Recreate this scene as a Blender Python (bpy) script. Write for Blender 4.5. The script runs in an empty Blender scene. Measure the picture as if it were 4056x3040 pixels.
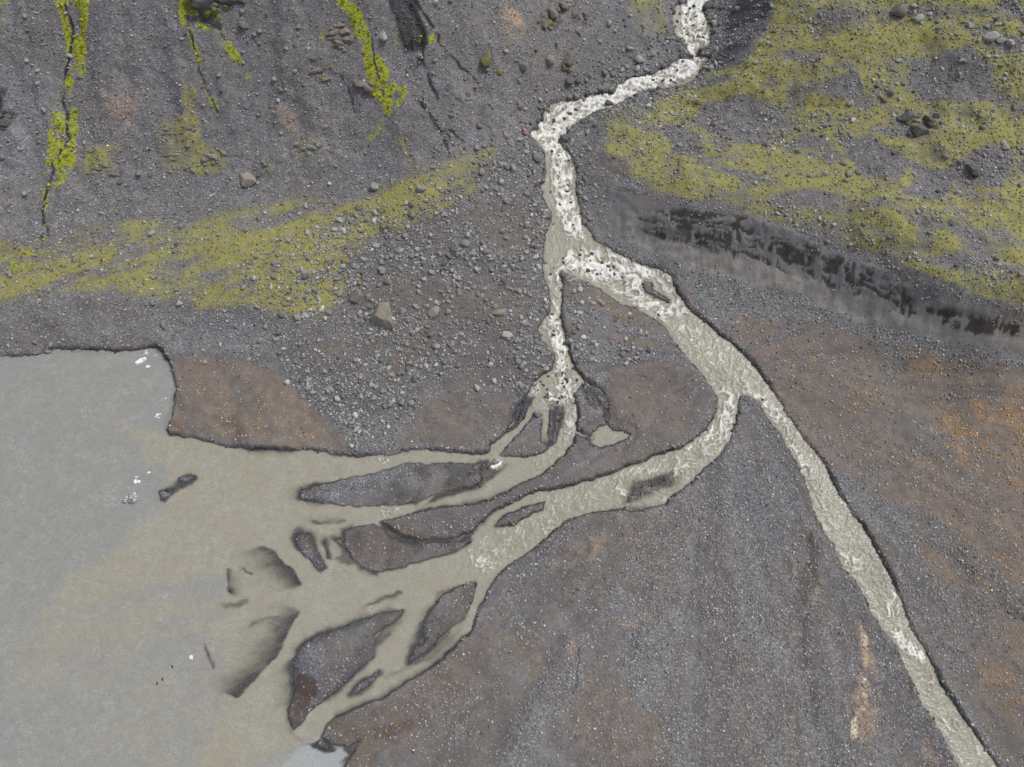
import bpy, bmesh, math, random
import numpy as np
from mathutils import Vector, Euler, Matrix, noise as mnoise

S = bpy.context.scene
R = math.radians

# ----------------------------------------------------------------- camera
CAM_H = 80.0
TILT = R(25.0)
HFOV = R(71.5)
FPX = 1106.0 / math.tan(HFOV / 2)          # focal length in 2212-wide photo pixels
cam_d = bpy.data.cameras.new("camera")
cam = bpy.data.objects.new("camera", cam_d)
S.collection.objects.link(cam)
cam.location = (0, 0, CAM_H)
cam.rotation_euler = (TILT, 0, 0)
cam_d.sensor_fit = 'HORIZONTAL'
cam_d.angle = HFOV
cam_d.clip_start = 0.5
cam_d.clip_end = 6000
S.camera = cam

# ----------------------------------------------------------------- world, sun
SUN_EL, SUN_AZ = R(58), R(62)              # azimuth clockwise from +Y
w = bpy.data.worlds.new("World"); S.world = w; w.use_nodes = True
nt = w.node_tree; nt.nodes.clear()
sky = nt.nodes.new('ShaderNodeTexSky'); sky.sky_type = 'NISHITA'; sky.sun_disc = False
sky.sun_elevation = SUN_EL; sky.sun_rotation = SUN_AZ
sky.dust_density = 3.0
hs = nt.nodes.new('ShaderNodeHueSaturation'); hs.inputs['Saturation'].default_value = 0.24
bg = nt.nodes.new('ShaderNodeBackground'); bg.inputs['Strength'].default_value = 0.105
wo = nt.nodes.new('ShaderNodeOutputWorld')
nt.links.new(sky.outputs[0], hs.inputs['Color']); nt.links.new(hs.outputs[0], bg.inputs[0])
nt.links.new(bg.outputs[0], wo.inputs[0])
sl = bpy.data.lights.new("sun", 'SUN'); sl.energy = 1.5; sl.angle = R(16); sl.color = (1.0, 0.975, 0.94)
so = bpy.data.objects.new("sun", sl); S.collection.objects.link(so)
sd_ = Vector((math.sin(SUN_AZ) * math.cos(SUN_EL), math.cos(SUN_AZ) * math.cos(SUN_EL), math.sin(SUN_EL)))
so.rotation_euler = sd_.to_track_quat('Z', 'Y').to_euler()
so.location = sd_ * 200
S.view_settings.view_transform = 'Standard'; S.view_settings.look = 'None'
S.view_settings.exposure = 0.2; S.view_settings.gamma = 1.0
S.view_settings.use_curve_mapping = False

# ----------------------------------------------------------------- helpers
rng = np.random.default_rng(7)
CT, ST = math.cos(TILT), math.sin(TILT)

def ray(u, v):
    x = (u - 1106.0) / FPX; y = -(v - 829.0) / FPX
    return x, y * CT + ST, y * ST - CT

def project(x, y, z):
    zz = z - CAM_H
    yc = y * CT + zz * ST
    zc = -y * ST + zz * CT
    return 1106.0 + FPX * x / -zc, 829.0 - FPX * yc / -zc, -zc

TILES = {}
for _r, _y in enumerate((0, 995, 1990)):
    for _c, _x in enumerate((0, 1328, 2656)):
        TILES['T%d%d' % (_r + 1, _c + 1)] = (_x, _y, 1400 / 2211.)
for _n, _x, _y, _s in (('R2', 2000, 500, 600 / 2211.), ('R3', 1300, 900, 600 / 2211.), ('R4', 450, 1350, 600 / 2211.),
                       ('R5', 2500, 0, 600 / 2211.), ('R6', 450, 1800, 400 / 2211.), ('S1', 1900, 1000, 600 / 2211.),
                       ('S2', 2000, 1400, 600 / 2211.), ('S3', 1100, 2750, 400 / 2212.), ('S4', 1500, 0, 600 / 2211.), ('S5', 600, 0, 600 / 2211.),
                       ('S6', 500, 500, 600 / 2211.), ('S7', 3400, 400, 656 / 1270.), ('S8', 1700, 300, 600 / 1269.)):
    TILES[_n] = (_x, _y, _s)
SRC = 4056 / 2212.

def P(*args):
    """P('T11', x, y, x, y, ..., 'T22', ...) -> list of photo points in 2212-wide pixels; 'D' = already in them"""
    out = []; t = 'D'; buf = []
    for a in args:
        if isinstance(a, str):
            t = a
        else:
            buf.append(a)
            if len(buf) == 2:
                if t == 'D':
                    out.append(tuple(buf))
                else:
                    x0, y0, s = TILES[t]
                    out.append(((x0 + buf[0] * s) / SRC, (y0 + buf[1] * s) / SRC))
                buf = []
    return out

def tscale(t):
    return 1.0 if t == 'D' else TILES[t][2] / SRC

def hash2(ix, iy, seed):
    h = (ix.astype(np.int64) * 374761393 + iy.astype(np.int64) * 668265263 + seed * 974634541) & 0xffffffff
    h = ((h ^ (h >> 13)) * 1274126177) & 0xffffffff
    h = (h ^ (h >> 16)) & 0xffffff
    return h.astype(np.float32) / 16777215.0

def vnoise(x, y, seed=0):
    ix = np.floor(x); iy = np.floor(y)
    fx = (x - ix).astype(np.float32); fy = (y - iy).astype(np.float32)
    ix = ix.astype(np.int64); iy = iy.astype(np.int64)
    fx = fx * fx * (3 - 2 * fx); fy = fy * fy * (3 - 2 * fy)
    a = hash2(ix, iy, seed); b = hash2(ix + 1, iy, seed)
    c = hash2(ix, iy + 1, seed); d = hash2(ix + 1, iy + 1, seed)
    return (a + (b - a) * fx) * (1 - fy) + (c + (d - c) * fx) * fy

def fbm(x, y, size, oct=4, seed=0, gain=0.5):
    """0..1, mean .5; `size` = largest feature in metres"""
    t = 0; amp = 1.0; tot = 0; f = 1.0 / size
    for o in range(oct):
        c, s_ = math.cos(o * 0.9 + seed), math.sin(o * 0.9 + seed)
        t = t + amp * vnoise((x * c - y * s_) * f + 37.1 * o, (x * s_ + y * c) * f + 11.7 * o, seed * 13 + o)
        tot += amp; amp *= gain; f *= 2.03
    return t / tot

def sstep(a, b, x):
    t = np.clip((x - a) / (b - a), 0, 1)
    return t * t * (3 - 2 * t)

def lerp(a, b, t):
    return a + (b - a) * t

# ----------------------------------------------------------------- base relief from known heights
CPTS = [
 (0,800,0),(0,1200,0),(0,1600,0),(200,1000,0),(200,1400,0),(350,900,0),(400,1150,0),(450,1450,0),(350,1650,0),(-400,800,0),(-400,1200,0),(-400,1700,0),(580,1640,0),
 (0,770,.0),(150,762,.0),(330,752,.05),(380,850,.05),(370,935,.0),(0,1900,0),(500,1900,0),(-400,1950,0),
 (1240,520,3.4),(1200,420,3.9),(1210,350,4.3),(1165,280,4.8),(1250,225,5.2),(1350,190,5.7),(1460,150,6.3),(1490,80,7.0),(1490,0,7.8),(1505,-150,9.5),
 (1205,600,3.0),(1200,680,2.6),(1200,760,2.1),(1210,850,1.5),(1205,930,1.0),(1180,1000,.75),(1050,990,.6),(930,1060,.45),(800,990,.3),(800,1080,.25),(500,1000,.03),(600,1070,.05),
 (1350,580,3.0),(1450,650,2.6),(1520,760,2.2),(1590,850,1.9),(1560,960,1.45),(1430,1030,1.1),(1200,1110,.75),(1020,1200,.45),(900,1260,.3),(700,1330,.08),(1010,1290,.42),(900,1440,.18),(650,1570,.03),(600,1250,.04),
 (1690,960,1.75),(1780,1130,1.55),(1900,1300,1.35),(2000,1450,1.2),(2120,1650,1.0),
 (1500,1300,1.3),(1300,1450,.85),(1100,1550,.5),(1000,1620,.38),(800,1600,.2),(1500,1650,1.0),(1900,1600,1.1),(2200,1300,1.9),(2200,1000,2.3),(2200,830,2.7),(1900,900,2.2),(1750,760,2.45),(1650,700,2.6),
 (1600,1000,1.75),(1350,850,1.5),(1300,950,1.0),(1400,900,1.5),(1340,720,2.4),(1200,1900,.6),(1700,1900,.9),(2200,1900,.9),(2560,1900,1),(2560,1300,2),(2560,900,2.7),
 (1550,640,2.9),(1850,735,2.8),(2050,785,2.8),(2212,795,2.9),(2560,800,3),
 (1290,470,4.1),(1330,405,6.0),(1420,425,7.0),(1500,450,7.7),(1700,495,8.2),(1850,560,8.2),(2000,640,7.8),(2100,675,7.5),(2212,690,7.3),(2560,700,7.3),
 (1400,510,4.6),(1500,540,4.6),(1700,610,4.6),(1850,668,4.6),(2000,722,4.6),(2212,748,4.5),(1330,500,3.9),
 (1280,400,4.6),(1270,330,5.2),(1400,330,7.0),(1700,330,9.4),(2000,400,10.2),(2200,500,9.8),(2200,250,13.2),(1900,200,13),(1600,230,8.9),(1450,250,7.0),(1720,100,13.4),
 (1660,20,13.0),(1648,60,12.6),(1600,110,11.0),(1550,140,8.6),(1560,60,8.4),(1560,10,8.8),(1900,0,17),(2212,0,19),(2560,0,20),(2560,300,14),(2560,550,10),
 (1100,310,6.0),(1060,340,6.0),(900,430,5.4),(0,650,2.3),(150,650,2.4),(300,630,2.5),(-400,650,2.3),(600,560,3.3),(600,660,2.3),(420,690,1.6),(200,720,.9),(0,720,.8),(900,460,4.7),(800,640,2.4),(1050,500,4.0),(1100,700,2.7),(900,760,1.5),(700,800,1.0),(700,900,.6),(560,850,.5),(420,800,.4),(1000,900,.9),(500,740,1.0),(420,900,.35),
 (0,540,3.6),(300,440,4.6),(600,410,5.2),(800,370,5.7),(1000,345,6.2),(-400,540,3.6),
 (0,300,8.6),(300,250,10.2),(600,200,11.6),(850,200,11.4),(1000,150,11.4),(1150,150,9.8),(1250,120,9.0),(1390,70,8.6),(0,0,17),(300,0,18.5),(600,0,18.6),(900,0,18),(1150,0,14.6),(1350,0,11),(-400,300,8.6),(-400,0,17),
 (0,-160,22),(700,-160,23.5),(1250,-160,15),(1420,-160,11),(1620,-160,12),(1800,-160,19),(2212,-160,23),(-400,-160,22),(2560,-160,23),
]
cp = np.array(CPTS, float)
dx, dy, dz = ray(cp[:, 0], cp[:, 1])
tt = (cp[:, 2] - CAM_H) / dz
cx, cy, cz = dx * tt, dy * tt, cp[:, 2]

def tps(r2):
    return np.where(r2 > 1e-9, 0.5 * r2 * np.log(np.maximum(r2, 1e-9)), 0)
n = len(cx)
Sc = 40.0
A = np.zeros((n + 3, n + 3))
A[:n, :n] = tps(((cx[:, None] - cx) ** 2 + (cy[:, None] - cy) ** 2) / Sc ** 2) + np.eye(n) * 2e-4
A[:n, n] = 1; A[:n, n + 1] = cx / Sc; A[:n, n + 2] = cy / Sc
A[n:, :n] = A[:n, n:].T
sol = np.linalg.solve(A, np.concatenate([cz, np.zeros(3)]))

def base_rbf(x, y):
    out = sol[n] + sol[n + 1] * x / Sc + sol[n + 2] * y / Sc
    for i in range(n):
        out = out + sol[i] * tps(((x - cx[i]) ** 2 + (y - cy[i]) ** 2) / Sc ** 2)
    return out

# ----------------------------------------------------------------- ground grid (finer where it is seen closer)
NU, NV = 1060, 880
gu = np.linspace(-110, 2322, NU)
gv = np.linspace(-260, 1770, NV)
zm = np.interp(gv, [-150, 0, 350, 600, 1650], [18, 14, 6.5, 3, 0.5])
rx, ry, rz = ray(1106.0, gv)
tr = (zm - CAM_H) / rz
rowy = ry * tr
rowk = tr / FPX
GX = (gu[None, :] - 1106.0) * rowk[:, None]
GY = np.repeat(rowy[:, None], NU, 1)
# base height on a coarse subset, then bilinear
su = np.unique(np.r_[0:NU:5, NU - 1]); sv = np.unique(np.r_[0:NV:5, NV - 1])
Bc = base_rbf(GX[np.ix_(sv, su)], GY[np.ix_(sv, su)])
tmp = np.stack([np.interp(np.arange(NU), su, r_) for r_ in Bc])
B = np.stack([np.interp(np.arange(NV), sv, tmp[:, j]) for j in range(NU)], 1)
Bs = np.sqrt(B * B + 0.02 ** 2)
B = np.where(B > 0, B, 0.0)
shape = GX.shape
X = GX.ravel(); Y = GY.ravel(); B = B.ravel()
U, V, DEP = project(X, Y, B)
NPT = len(X)
# ragged outlines: wobble the lookup with ground-anchored noise
w1 = fbm(X, Y, 3.0, 4, 1) - .5; w2 = fbm(X, Y, 3.0, 4, 2) - .5
w3 = fbm(X, Y, .7, 3, 3) - .5; w4 = fbm(X, Y, .7, 3, 4) - .5
Uw = U + 16 * w1 + 8 * w3; Vw = V + 16 * w2 + 8 * w4          # soft patches
Ue = U + 7 * w1 + 8 * w3; Ve = V + 7 * w2 + 8 * w4             # water edges

def sdpoly(poly, rad, uu=None, vv=None):
    """signed distance (photo px, + inside), clipped to -rad outside its box"""
    uu = Uw if uu is None else uu; vv = Vw if vv is None else vv
    p = np.array(poly, float)
    out = np.full(NPT, -float(rad))
    m = (uu > p[:, 0].min() - rad) & (uu < p[:, 0].max() + rad) & (vv > p[:, 1].min() - rad) & (vv < p[:, 1].max() + rad)
    x = uu[m]; y = vv[m]
    if len(x) == 0: return out
    best = np.full(len(x), 1e9); ins = np.zeros(len(x), bool)
    q = np.roll(p, -1, 0)
    for (x1, y1), (x2, y2) in zip(p, q):
        ex, ey = x2 - x1, y2 - y1
        L = ex * ex + ey * ey
        if L < 1e-9: continue
        t = np.clip(((x - x1) * ex + (y - y1) * ey) / L, 0, 1)
        d = (x - x1 - t * ex) ** 2 + (y - y1 - t * ey) ** 2
        np.minimum(best, d, out=best)
        if y1 != y2:
            c = ((y1 > y) != (y2 > y)) & (x < (x2 - x1) * (y - y1) / (y2 - y1) + x1)
            ins ^= c
    d = np.sqrt(best)
    out[m] = np.where(ins, d, -np.minimum(d, rad))
    return out

def sdline(pts, rad, uu=None, vv=None):
    uu = Uw if uu is None else uu; vv = Vw if vv is None else vv
    p = np.array(pts, float)
    out = np.full(NPT, float(rad))
    m = (uu > p[:, 0].min() - rad) & (uu < p[:, 0].max() + rad) & (vv > p[:, 1].min() - rad) & (vv < p[:, 1].max() + rad)
    x = uu[m]; y = vv[m]
    if len(x) == 0: return out
    best = np.full(len(x), 1e9)
    for (x1, y1), (x2, y2) in zip(p[:-1], p[1:]):
        ex, ey = x2 - x1, y2 - y1
        L = max(ex * ex + ey * ey, 1e-9)
        t = np.clip(((x - x1) * ex + (y - y1) * ey) / L, 0, 1)
        np.minimum(best, (x - x1 - t * ex) ** 2 + (y - y1 - t * ey) ** 2, out=best)
    out[m] = np.minimum(np.sqrt(best), rad)
    return out

def soft(poly, edge=10, uu=None, vv=None):
    return sstep(-edge, edge, sdpoly(poly, edge + 2, uu, vv))

def line(pts, wid, edge=4, uu=None, vv=None):
    return 1 - sstep(wid - edge * .5, wid + edge, sdline(pts, wid + edge + 2, uu, vv))

# ----------------------------------------------------------------- water outline and bars
WATER = P('D', -600, 775, 'T21', 0, 658, 180, 650, 310, 635, 330, 622, 430, 615, 560, 618, 730, 630, 860, 625, 940, 605, 980, 605, 1020, 640, 1060, 710, 1085, 780, 1100, 850, 1095, 950, 1075, 1050, 1045, 1125, 1060, 1150, 1200, 1165, 1290, 1195, 1400, 1215, 1600, 1240, 1850, 1245, 2030, 1260,
 'T22', 0, 1268, 80, 1275, 150, 1290, 300, 1275, 370, 1270, 420, 1245, 560, 1240, 700, 1255, 840, 1270, 940, 1270, 960, 1260, 970, 1210, 1040, 1160, 1130, 1100, 1190, 1030, 1200, 930, 1195, 880, 1240, 810, 1310, 770, 1370, 720, 1370, 650, 1330, 600, 1290, 560, 1265, 500, 1290, 440, 1330, 400, 1345, 330, 1340, 250, 1310, 180, 1300, 90, 1305, 0,
 'T12', 1310, 1480, 1340, 1400, 1350, 1350, 1330, 1290, 1290, 1230, 1280, 1170, 1310, 1140, 1320, 1060, 1310, 990, 1290, 920, 1240, 880, 1215, 830, 1260, 800, 1290, 750, 1310, 690, 1340, 650, 1480, 630, 1560, 600, 1740, 570, 1760, 530, 1851, 489,
 'R5', 180, 1110, 330, 1070, 430, 1010, 550, 990, 590, 920, 650, 900, 700, 870, 860, 880, 900, 850, 830, 790, 790, 700, 790, 610, 700, 540, 640, 470, 640, 390, 590, 300, 650, 200, 640, 110, 800, 30, 850, -60, 1000, -1500, 1500, -1500, 1210, -20, 1060, 70, 1060, 160, 1110, 280, 1160, 400, 1160, 520, 1130, 560, 1170, 680, 990, 740, 980, 800, 1150, 860, 1040, 960, 980, 1100, 880, 1180, 760, 1255, 560, 1290, 260, 1310, 60, 1390,
 'T12', 1750, 660, 1640, 700, 1560, 740, 1480, 790, 1440, 850, 1400, 880, 1440, 930, 1480, 990, 1500, 1060, 1510, 1120, 1505, 1200, 1520, 1280, 1540, 1350, 1545, 1400, 1590, 1440, 1620, 1500, 1700, 1545,
 'T22', 1740, 0, 1850, 50, 1950, 90, 2050, 130, 2110, 170, 2110, 220, 2150, 280,
 'T23', 90, 330, 150, 400, 240, 470, 370, 570, 470, 660, 560, 770, 620, 850, 680, 940, 730, 1030, 790, 1110, 850, 1190, 930, 1290, 990, 1400, 1060, 1520,
 'T33', 1090, 0, 1150, 90, 1220, 190, 1290, 310, 1350, 410, 1400, 520, 1450, 640, 1500, 770, 1560, 890, 1640, 1030, 1700, 1150, 1790, 1280, 1880, 1420, 1960, 1540, 2045, 1658, 2400, 2300, 2140, 2300, 1790, 1658, 1740, 1560, 1690, 1450, 1620, 1330, 1560, 1230, 1510, 1130, 1460, 1030, 1430, 940, 1390, 870, 1310, 770, 1260, 700, 1220, 600, 1160, 490, 1100, 430, 1050, 360, 1010, 260, 960, 190, 910, 100, 880, 0,
 'T23', 890, 1600, 860, 1500, 820, 1400, 770, 1310, 720, 1220, 690, 1150, 640, 1090, 580, 1000, 540, 940, 470, 905, 440, 910, 425, 960, 420, 1020, 400, 1090, 370, 1180, 310, 1270, 230, 1350, 130, 1440, 0, 1550,
 'T32', 2060, 20, 1960, 45, 1850, 60, 1740, 45, 1640, 55, 1560, 70, 1460, 100, 1380, 160, 1300, 230, 1250, 280, 1170, 350, 1080, 400, 1010, 460, 960, 540, 920, 620, 890, 690, 850, 790, 790, 860, 720, 930, 640, 1000, 540, 1070, 400, 1150, 280, 1230, 130, 1290, 0, 1350,
 'S3', 1050, 680, 1010, 830, 950, 930, 1060, 1000, 1180, 1060, 1400, 1130, 1560, 1130, 1800, 1030, 1700, 1260, 1560, 1400, 1420, 1600, 1300, 2200, 'D', 620, 1980, -600, 1980)
ISLANDS = [
 # tongue between the two rivers
 (P('T22', 1420, 130, 1500, 170, 1560, 200, 1650, 235, 1720, 280, 1780, 330, 1880, 360, 1960, 400, 2030, 440, 2090, 520, 2140, 590, 'T23', 60, 620, 120, 680, 190, 760, 250, 850, 280, 920, 290, 990, 260, 1060, 220, 1120, 150, 1180, 60, 1240, 0, 1250,
    'T22', 1960, 1300, 1800, 1360, 1650, 1420, 1500, 1460, 1380, 1480, 1250, 1510, 1180, 1540, 1080, 1590, 'T32', 1080, 10, 990, 60, 920, 120, 850, 185, 700, 235, 520, 240, 400, 215, 320, 150, 285, 130, 400, 95, 500, 65,
    'T22', 690, 1600, 830, 1590, 950, 1560, 1080, 1500, 1180, 1450, 1290, 1390, 1360, 1340, 1440, 1270, 1490, 1200, 1500, 1130, 1510, 1040, 1510, 960, 1490, 900, 1520, 860, 1560, 820, 1530, 780, 1490, 720, 1470, 680, 1460, 600, 1440, 530, 1410, 430, 1415, 330, 1420, 220), 1.0),
 (P('T22', 1240, 1010, 1285, 1020, 1290, 1190, 1330, 1240, 1250, 1280, 1170, 1290, 1030, 1280, 1080, 1220, 1150, 1140, 1210, 1070), .35),
 (P('T22', 1340, 1000, 1410, 1040, 1390, 1120, 1380, 1180, 1345, 1220, 1335, 1100), .15),
 (P('T22', -60, 1455, 0, 1445, 120, 1410, 240, 1395, 330, 1360, 420, 1325, 600, 1335, 780, 1330, 910, 1330, 900, 1380, 910, 1450, 850, 1470, 690, 1500, 600, 1530, 500, 1580, 350, 1590, 150, 1600, 0, 1580, -120, 1565, -220, 1555, -215, 1510, -150, 1475), .4),
 (P('T32', 60, 190, 130, 160, 240, 145, 290, 170, 350, 230, 450, 260, 600, 260, 760, 245, 830, 240, 800, 280, 700, 320, 550, 370, 400, 405, 250, 440, 180, 400, 100, 330, 60, 270), .35),
 (P('T32', 1000, 155, 1050, 100, 1120, 60, 1220, 20, 1310, 0, 1300, 40, 1230, 70, 1120, 140, 1050, 155), .45),
 (P('T22', 1930, 190, 1975, 195, 1990, 240, 2040, 270, 2085, 300, 2085, 320, 2000, 285, 1950, 260, 1925, 220), .5),
 (P('T32', 870, 505, 880, 560, 850, 650, 800, 730, 720, 790, 650, 850, 600, 910, 500, 980, 460, 1005, 480, 960, 500, 910, 560, 880, 545, 820, 560, 760, 590, 690, 650, 620, 700, 580, 790, 530), .35),
 (P('T31', 2100, 800, 2000, 830, 1910, 880, 1860, 940, 1840, 1020, 1840, 1150, 1830, 1240, 1810, 1280, 1810, 1340, 1840, 1410, 1870, 1400, 1920, 1330, 2010, 1260, 2095, 1185,
    'T32', 110, 1080, 180, 1020, 240, 960, 250, 880, 240, 830, 300, 790, 370, 750, 430, 680, 280, 700, 140, 750), .35),
 (P('T32', 90, 1205, 130, 1150, 220, 1090, 280, 1060, 220, 1130, 150, 1180), .25),
 (P('T31', 1890, 190, 1950, 200, 1965, 260, 2000, 330, 2050, 410, 2010, 430, 1930, 350, 1870, 280, 1850, 230), .3),
 (P('T31', 2090, 235, 2135, 235, 2135, 275), .15),
 (P('T31', 2035, 245, 2070, 335, 2060, 335, 2028, 250), .1),
 (P('R6', 1440, 540, 1520, 500, 1800, 515, 1640, 590, 1480, 600), .12),
 (P('R6', 1010, 830, 1100, 810, 1290, 820, 1250, 880, 1140, 990, 1060, 1000), .08),
 (P('S3', 850, 1080, 960, 970, 1050, 1050, 1120, 1130, 1080, 1200, 950, 1160), .1),
]
POND = P('T22', 1600, 1140, 1650, 1100, 1690, 1080, 1680, 1010, 1640, 950, 1580, 880, 1575, 860, 1620, 900, 1690, 980, 1710, 1095, 1770, 1120, 1830, 1130, 1845, 1150, 1830, 1170, 1780, 1200, 1730, 1220, 1640, 1230, 1590, 1200, 1590, 1160)

WS = sdpoly(WATER, 60, Ue, Ve)
isl_h = np.ones(NPT)                      # bank height factor
for poly, hh in ISLANDS:
    d = sdpoly(poly, 60, Ue, Ve)
    isl_h = np.where(d > -4, hh, isl_h)
    WS = np.minimum(WS, -d)
for pts, wd in ((P('T22', 1215, 885, 1170, 960, 1140, 1050, 1085, 1110), 3.0), (P('T22', 1195, 900, 1130, 970, 1115, 1060), 2.0), (P('T22', 1350, 960, 1368, 1060, 1355, 1190), 2.6), (P('T22', 1240, 930, 1262, 1000), 2.4),
                (P('T22', 1570, 815, 1660, 880, 1700, 960, 1712, 1060), 2.0), (P('T22', 1500, 1130, 1545, 1150, 1600, 1170), 3.0), (P('T22', 1540, 850, 1570, 930, 1620, 980), 1.6)):
    WS = np.maximum(WS, wd - sdline(pts, 40, Ue, Ve))
WS_main = WS.copy()
PD = sdpoly(POND, 40, Ue, Ve)
WS = np.maximum(WS, PD)

# shoals: ground lying just under the surface
SHO = np.zeros(NPT)
def shoal(poly, edge, amt):
    global SHO
    SHO = np.maximum(SHO, amt * soft(poly, edge))
def crest(pts, wid, edge, amt):
    global SHO
    SHO = np.maximum(SHO, amt * line(pts, wid, edge))
crest(P('T31', 1515, 415, 1570, 440), 4, 8, .8)
crest(P('T31', 1420, 640, 1520, 620), 6, 10, .7)
shoal(P('T22', 880, 1310, 1010, 1300, 1100, 1330, 1000, 1400, 900, 1470, 760, 1520, 680, 1560, 560, 1590, 640, 1520, 860, 1440), 8, .9)
shoal(P('T22', 1880, 1440, 2000, 1400, 2100, 1370, 2150, 1400, 2130, 1470, 2000, 1540, 1850, 1590, 1780, 1590), 16, .95)
shoal(P('T22', 1640, 1620, 1850, 1590, 2050, 1600, 2000, 1640), 14, .85)
shoal(P('T22', 1120, 940, 1180, 880, 1240, 900, 1220, 960, 1180, 1040, 1120, 1090, 1100, 1060), 6, .93)
shoal(P('T22', 1330, 950, 1430, 980, 1430, 1060, 1390, 1200, 1340, 1250, 1300, 1200, 1320, 1080), 6, .85)
shoal(P('T32', 260, 130, 300, 140, 420, 225, 560, 250, 760, 235, 860, 190, 820, 260, 600, 280, 420, 270, 330, 220), 6, .88)
shoal(P('T31', 1960, 110, 2160, 105, 2150, 125, 2000, 130), 6, .85)
shoal(P('T31', 1860, 90, 1950, 80, 1980, 100, 1920, 100), 8, .6)
shoal(P('T31', 2120, 390, 2200, 440, 2170, 430), 6, .85)
shoal(P('T31', 2110, 150, 2211, 140, 2211, 400, 2120, 370, 2060, 340, 2130, 320), 8, .8)
shoal(P('T32', 240, 840, 290, 800, 360, 760, 420, 720, 400, 800, 300, 900, 260, 930), 9, .7)
shoal(P('T32', 480, 1000, 620, 930, 700, 850, 800, 770, 780, 830, 640, 960, 520, 1010), 6, .6)
shoal(P('T32', 280, 1110, 330, 1060, 440, 1030, 420, 1080), 8, .6)
shoal(P('T32', 540, 820, 590, 700, 660, 600, 740, 540, 650, 560, 560, 680, 510, 800), 8, .7)
shoal(P('S3', 600, 1130, 850, 1060, 1000, 930, 1100, 1030, 1350, 1180, 1250, 1250, 1000, 1260, 750, 1180), 5, .9)
shoal(P('S3', 1050, 830, 1180, 860, 1220, 1050, 1080, 1010, 980, 920), 4, .85)
shoal(P('S3', 1400, 1130, 1700, 1000, 1850, 1020, 1680, 1300, 1450, 1500, 1300, 1500, 1500, 1330), 7, .85)
shoal(P('T22', 1560, 830, 1620, 850, 1700, 960, 1720, 1080, 1680, 1080, 1620, 960), 5, .75)
shoal(P('R4', 560, 100, 700, 180, 830, 360, 880, 560, 900, 750, 880, 950, 830, 1150, 780, 1350, 740, 1330, 800, 1100, 840, 900, 850, 650, 800, 420, 700, 260), 4, .5)
def fan_shoal(t, pts, ddir, amt=.95, wid=4, edge=7, K=26, pw=1.15):
    global SHO
    sc_ = tscale(t)
    base = np.array(P(t, *pts)); dv = np.array(ddir) * sc_
    feather = fbm(X * dv[1] / np.hypot(*dv) + Y * dv[0] / np.hypot(*dv), (X * dv[0] - Y * dv[1]) / np.hypot(*dv) * .18, .9, 4, 12)
    for k in range(K + 1):
        f = k / K
        m_ = line(base + dv * f, wid + f * 7, edge + f * 14)
        SHO = np.maximum(SHO, amt * m_ * (1 - f) ** pw * np.clip(1 - f * 1.6 * np.clip(.75 - feather, 0, 1), 0, 1))
fan_shoal('T31', (1650, 280, 1720, 330, 1800, 420, 1868, 515), (-330, 90), .97)
fan_shoal('T31', (1870, 690, 1830, 750, 1760, 890, 1640, 1050, 1480, 1210), (-300, -90), .98)
fan_shoal('T31', (1850, 700, 1700, 715, 1580, 745), (-60, 110), .7)
fan_shoal('T21', (1890, 1490, 1885, 1555), (-110, 0), .95)
fan_shoal('T32', (90, 180, 55, 230, 80, 300, 130, 370), (-150, -20), .93)
fan_shoal('T31', (1890, 190, 1860, 240, 1890, 300, 1940, 360), (-70, -50), .93)
fan_shoal('T31', (1835, 1000, 1830, 1120, 1825, 1240), (-170, 70), .9)
fan_shoal('T31', (1810, 1280, 1810, 1350, 1840, 1410), (-50, 40), .93)
fan_shoal('T32', (740, 555, 600, 680, 550, 800, 490, 950), (-110, 30), .93)
fan_shoal('T32', (400, 700, 340, 770, 260, 860), (90, 60), .8)
fan_shoal('T32', (400, 575, 300, 600, 220, 640), (-120, 60), .8)
fan_shoal('T32', (280, 1060, 200, 1110, 120, 1180), (60, 20), .8)
fan_shoal('R6', (1790, 515, 1560, 600, 1300, 760, 1120, 980), (-160, -40), .93, 6, 8)
fan_shoal('T31', (1425, 430, 1430, 500, 1440, 560), (120, 30), .9, 3, 6)
fan_shoal('T31', (1285, 900, 1315, 980, 1335, 1040), (-20, -40), .9, 3, 6)
fan_shoal('T31', (1960, 120, 2150, 115), (-120, -30), .8, 3, 6)
crest(P('T31', 1850, 200, 1860, 270, 1920, 350), 3, 6, .8)
crest(P('T31', 1870, 930, 1960, 850, 2080, 800), 3, 7, .7)
shoal(P('T31', 1990, 1240, 2000, 1140, 2060, 1060, 2130, 980, 2211, 900, 2211, 1080, 2100, 1190), 6, .5)
crest(P('T31', 1890, 1500, 1820, 1440, 1830, 1400, 1900, 1370), 3, 8, .6)
crest(P('T32', 470, 1000, 600, 930, 720, 830, 830, 720), 2, 6, .6)
crest(P('T32', 90, 330, 180, 410, 260, 450), 5, 10, .8)
crest(P('T21', 1900, 1470, 2050, 1450, 2150, 1440), 4, 9, .7)
stre = fbm(X * 1.0 + Y * .3, Y * 3.0 - X * .9, 2.4, 4, 9)
SHO = np.clip(SHO * (0.80 + .55 * (stre - .25)), 0, .975)

delta_zone = soft(P('D', 350, 960, 700, 960, 1100, 1000, 1060, 1250, 1040, 1400, 760, 1580, 660, 1700, 420, 1700, 420, 1200), 60)
shw = lerp(5.0, 9.0, delta_zone)
shw = np.where(U > 1180, 5.0, shw)
vary = sstep(.38, .62, fbm(X, Y, 5.0, 3, 7))
shw = shw * lerp(.7, lerp(1.0, 2.6, delta_zone), vary)
depth = np.where(WS > 0, .55 * np.clip(WS / shw, 0, 1) ** 1.3 * (1 - SHO) ** 1.8, 0)

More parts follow.
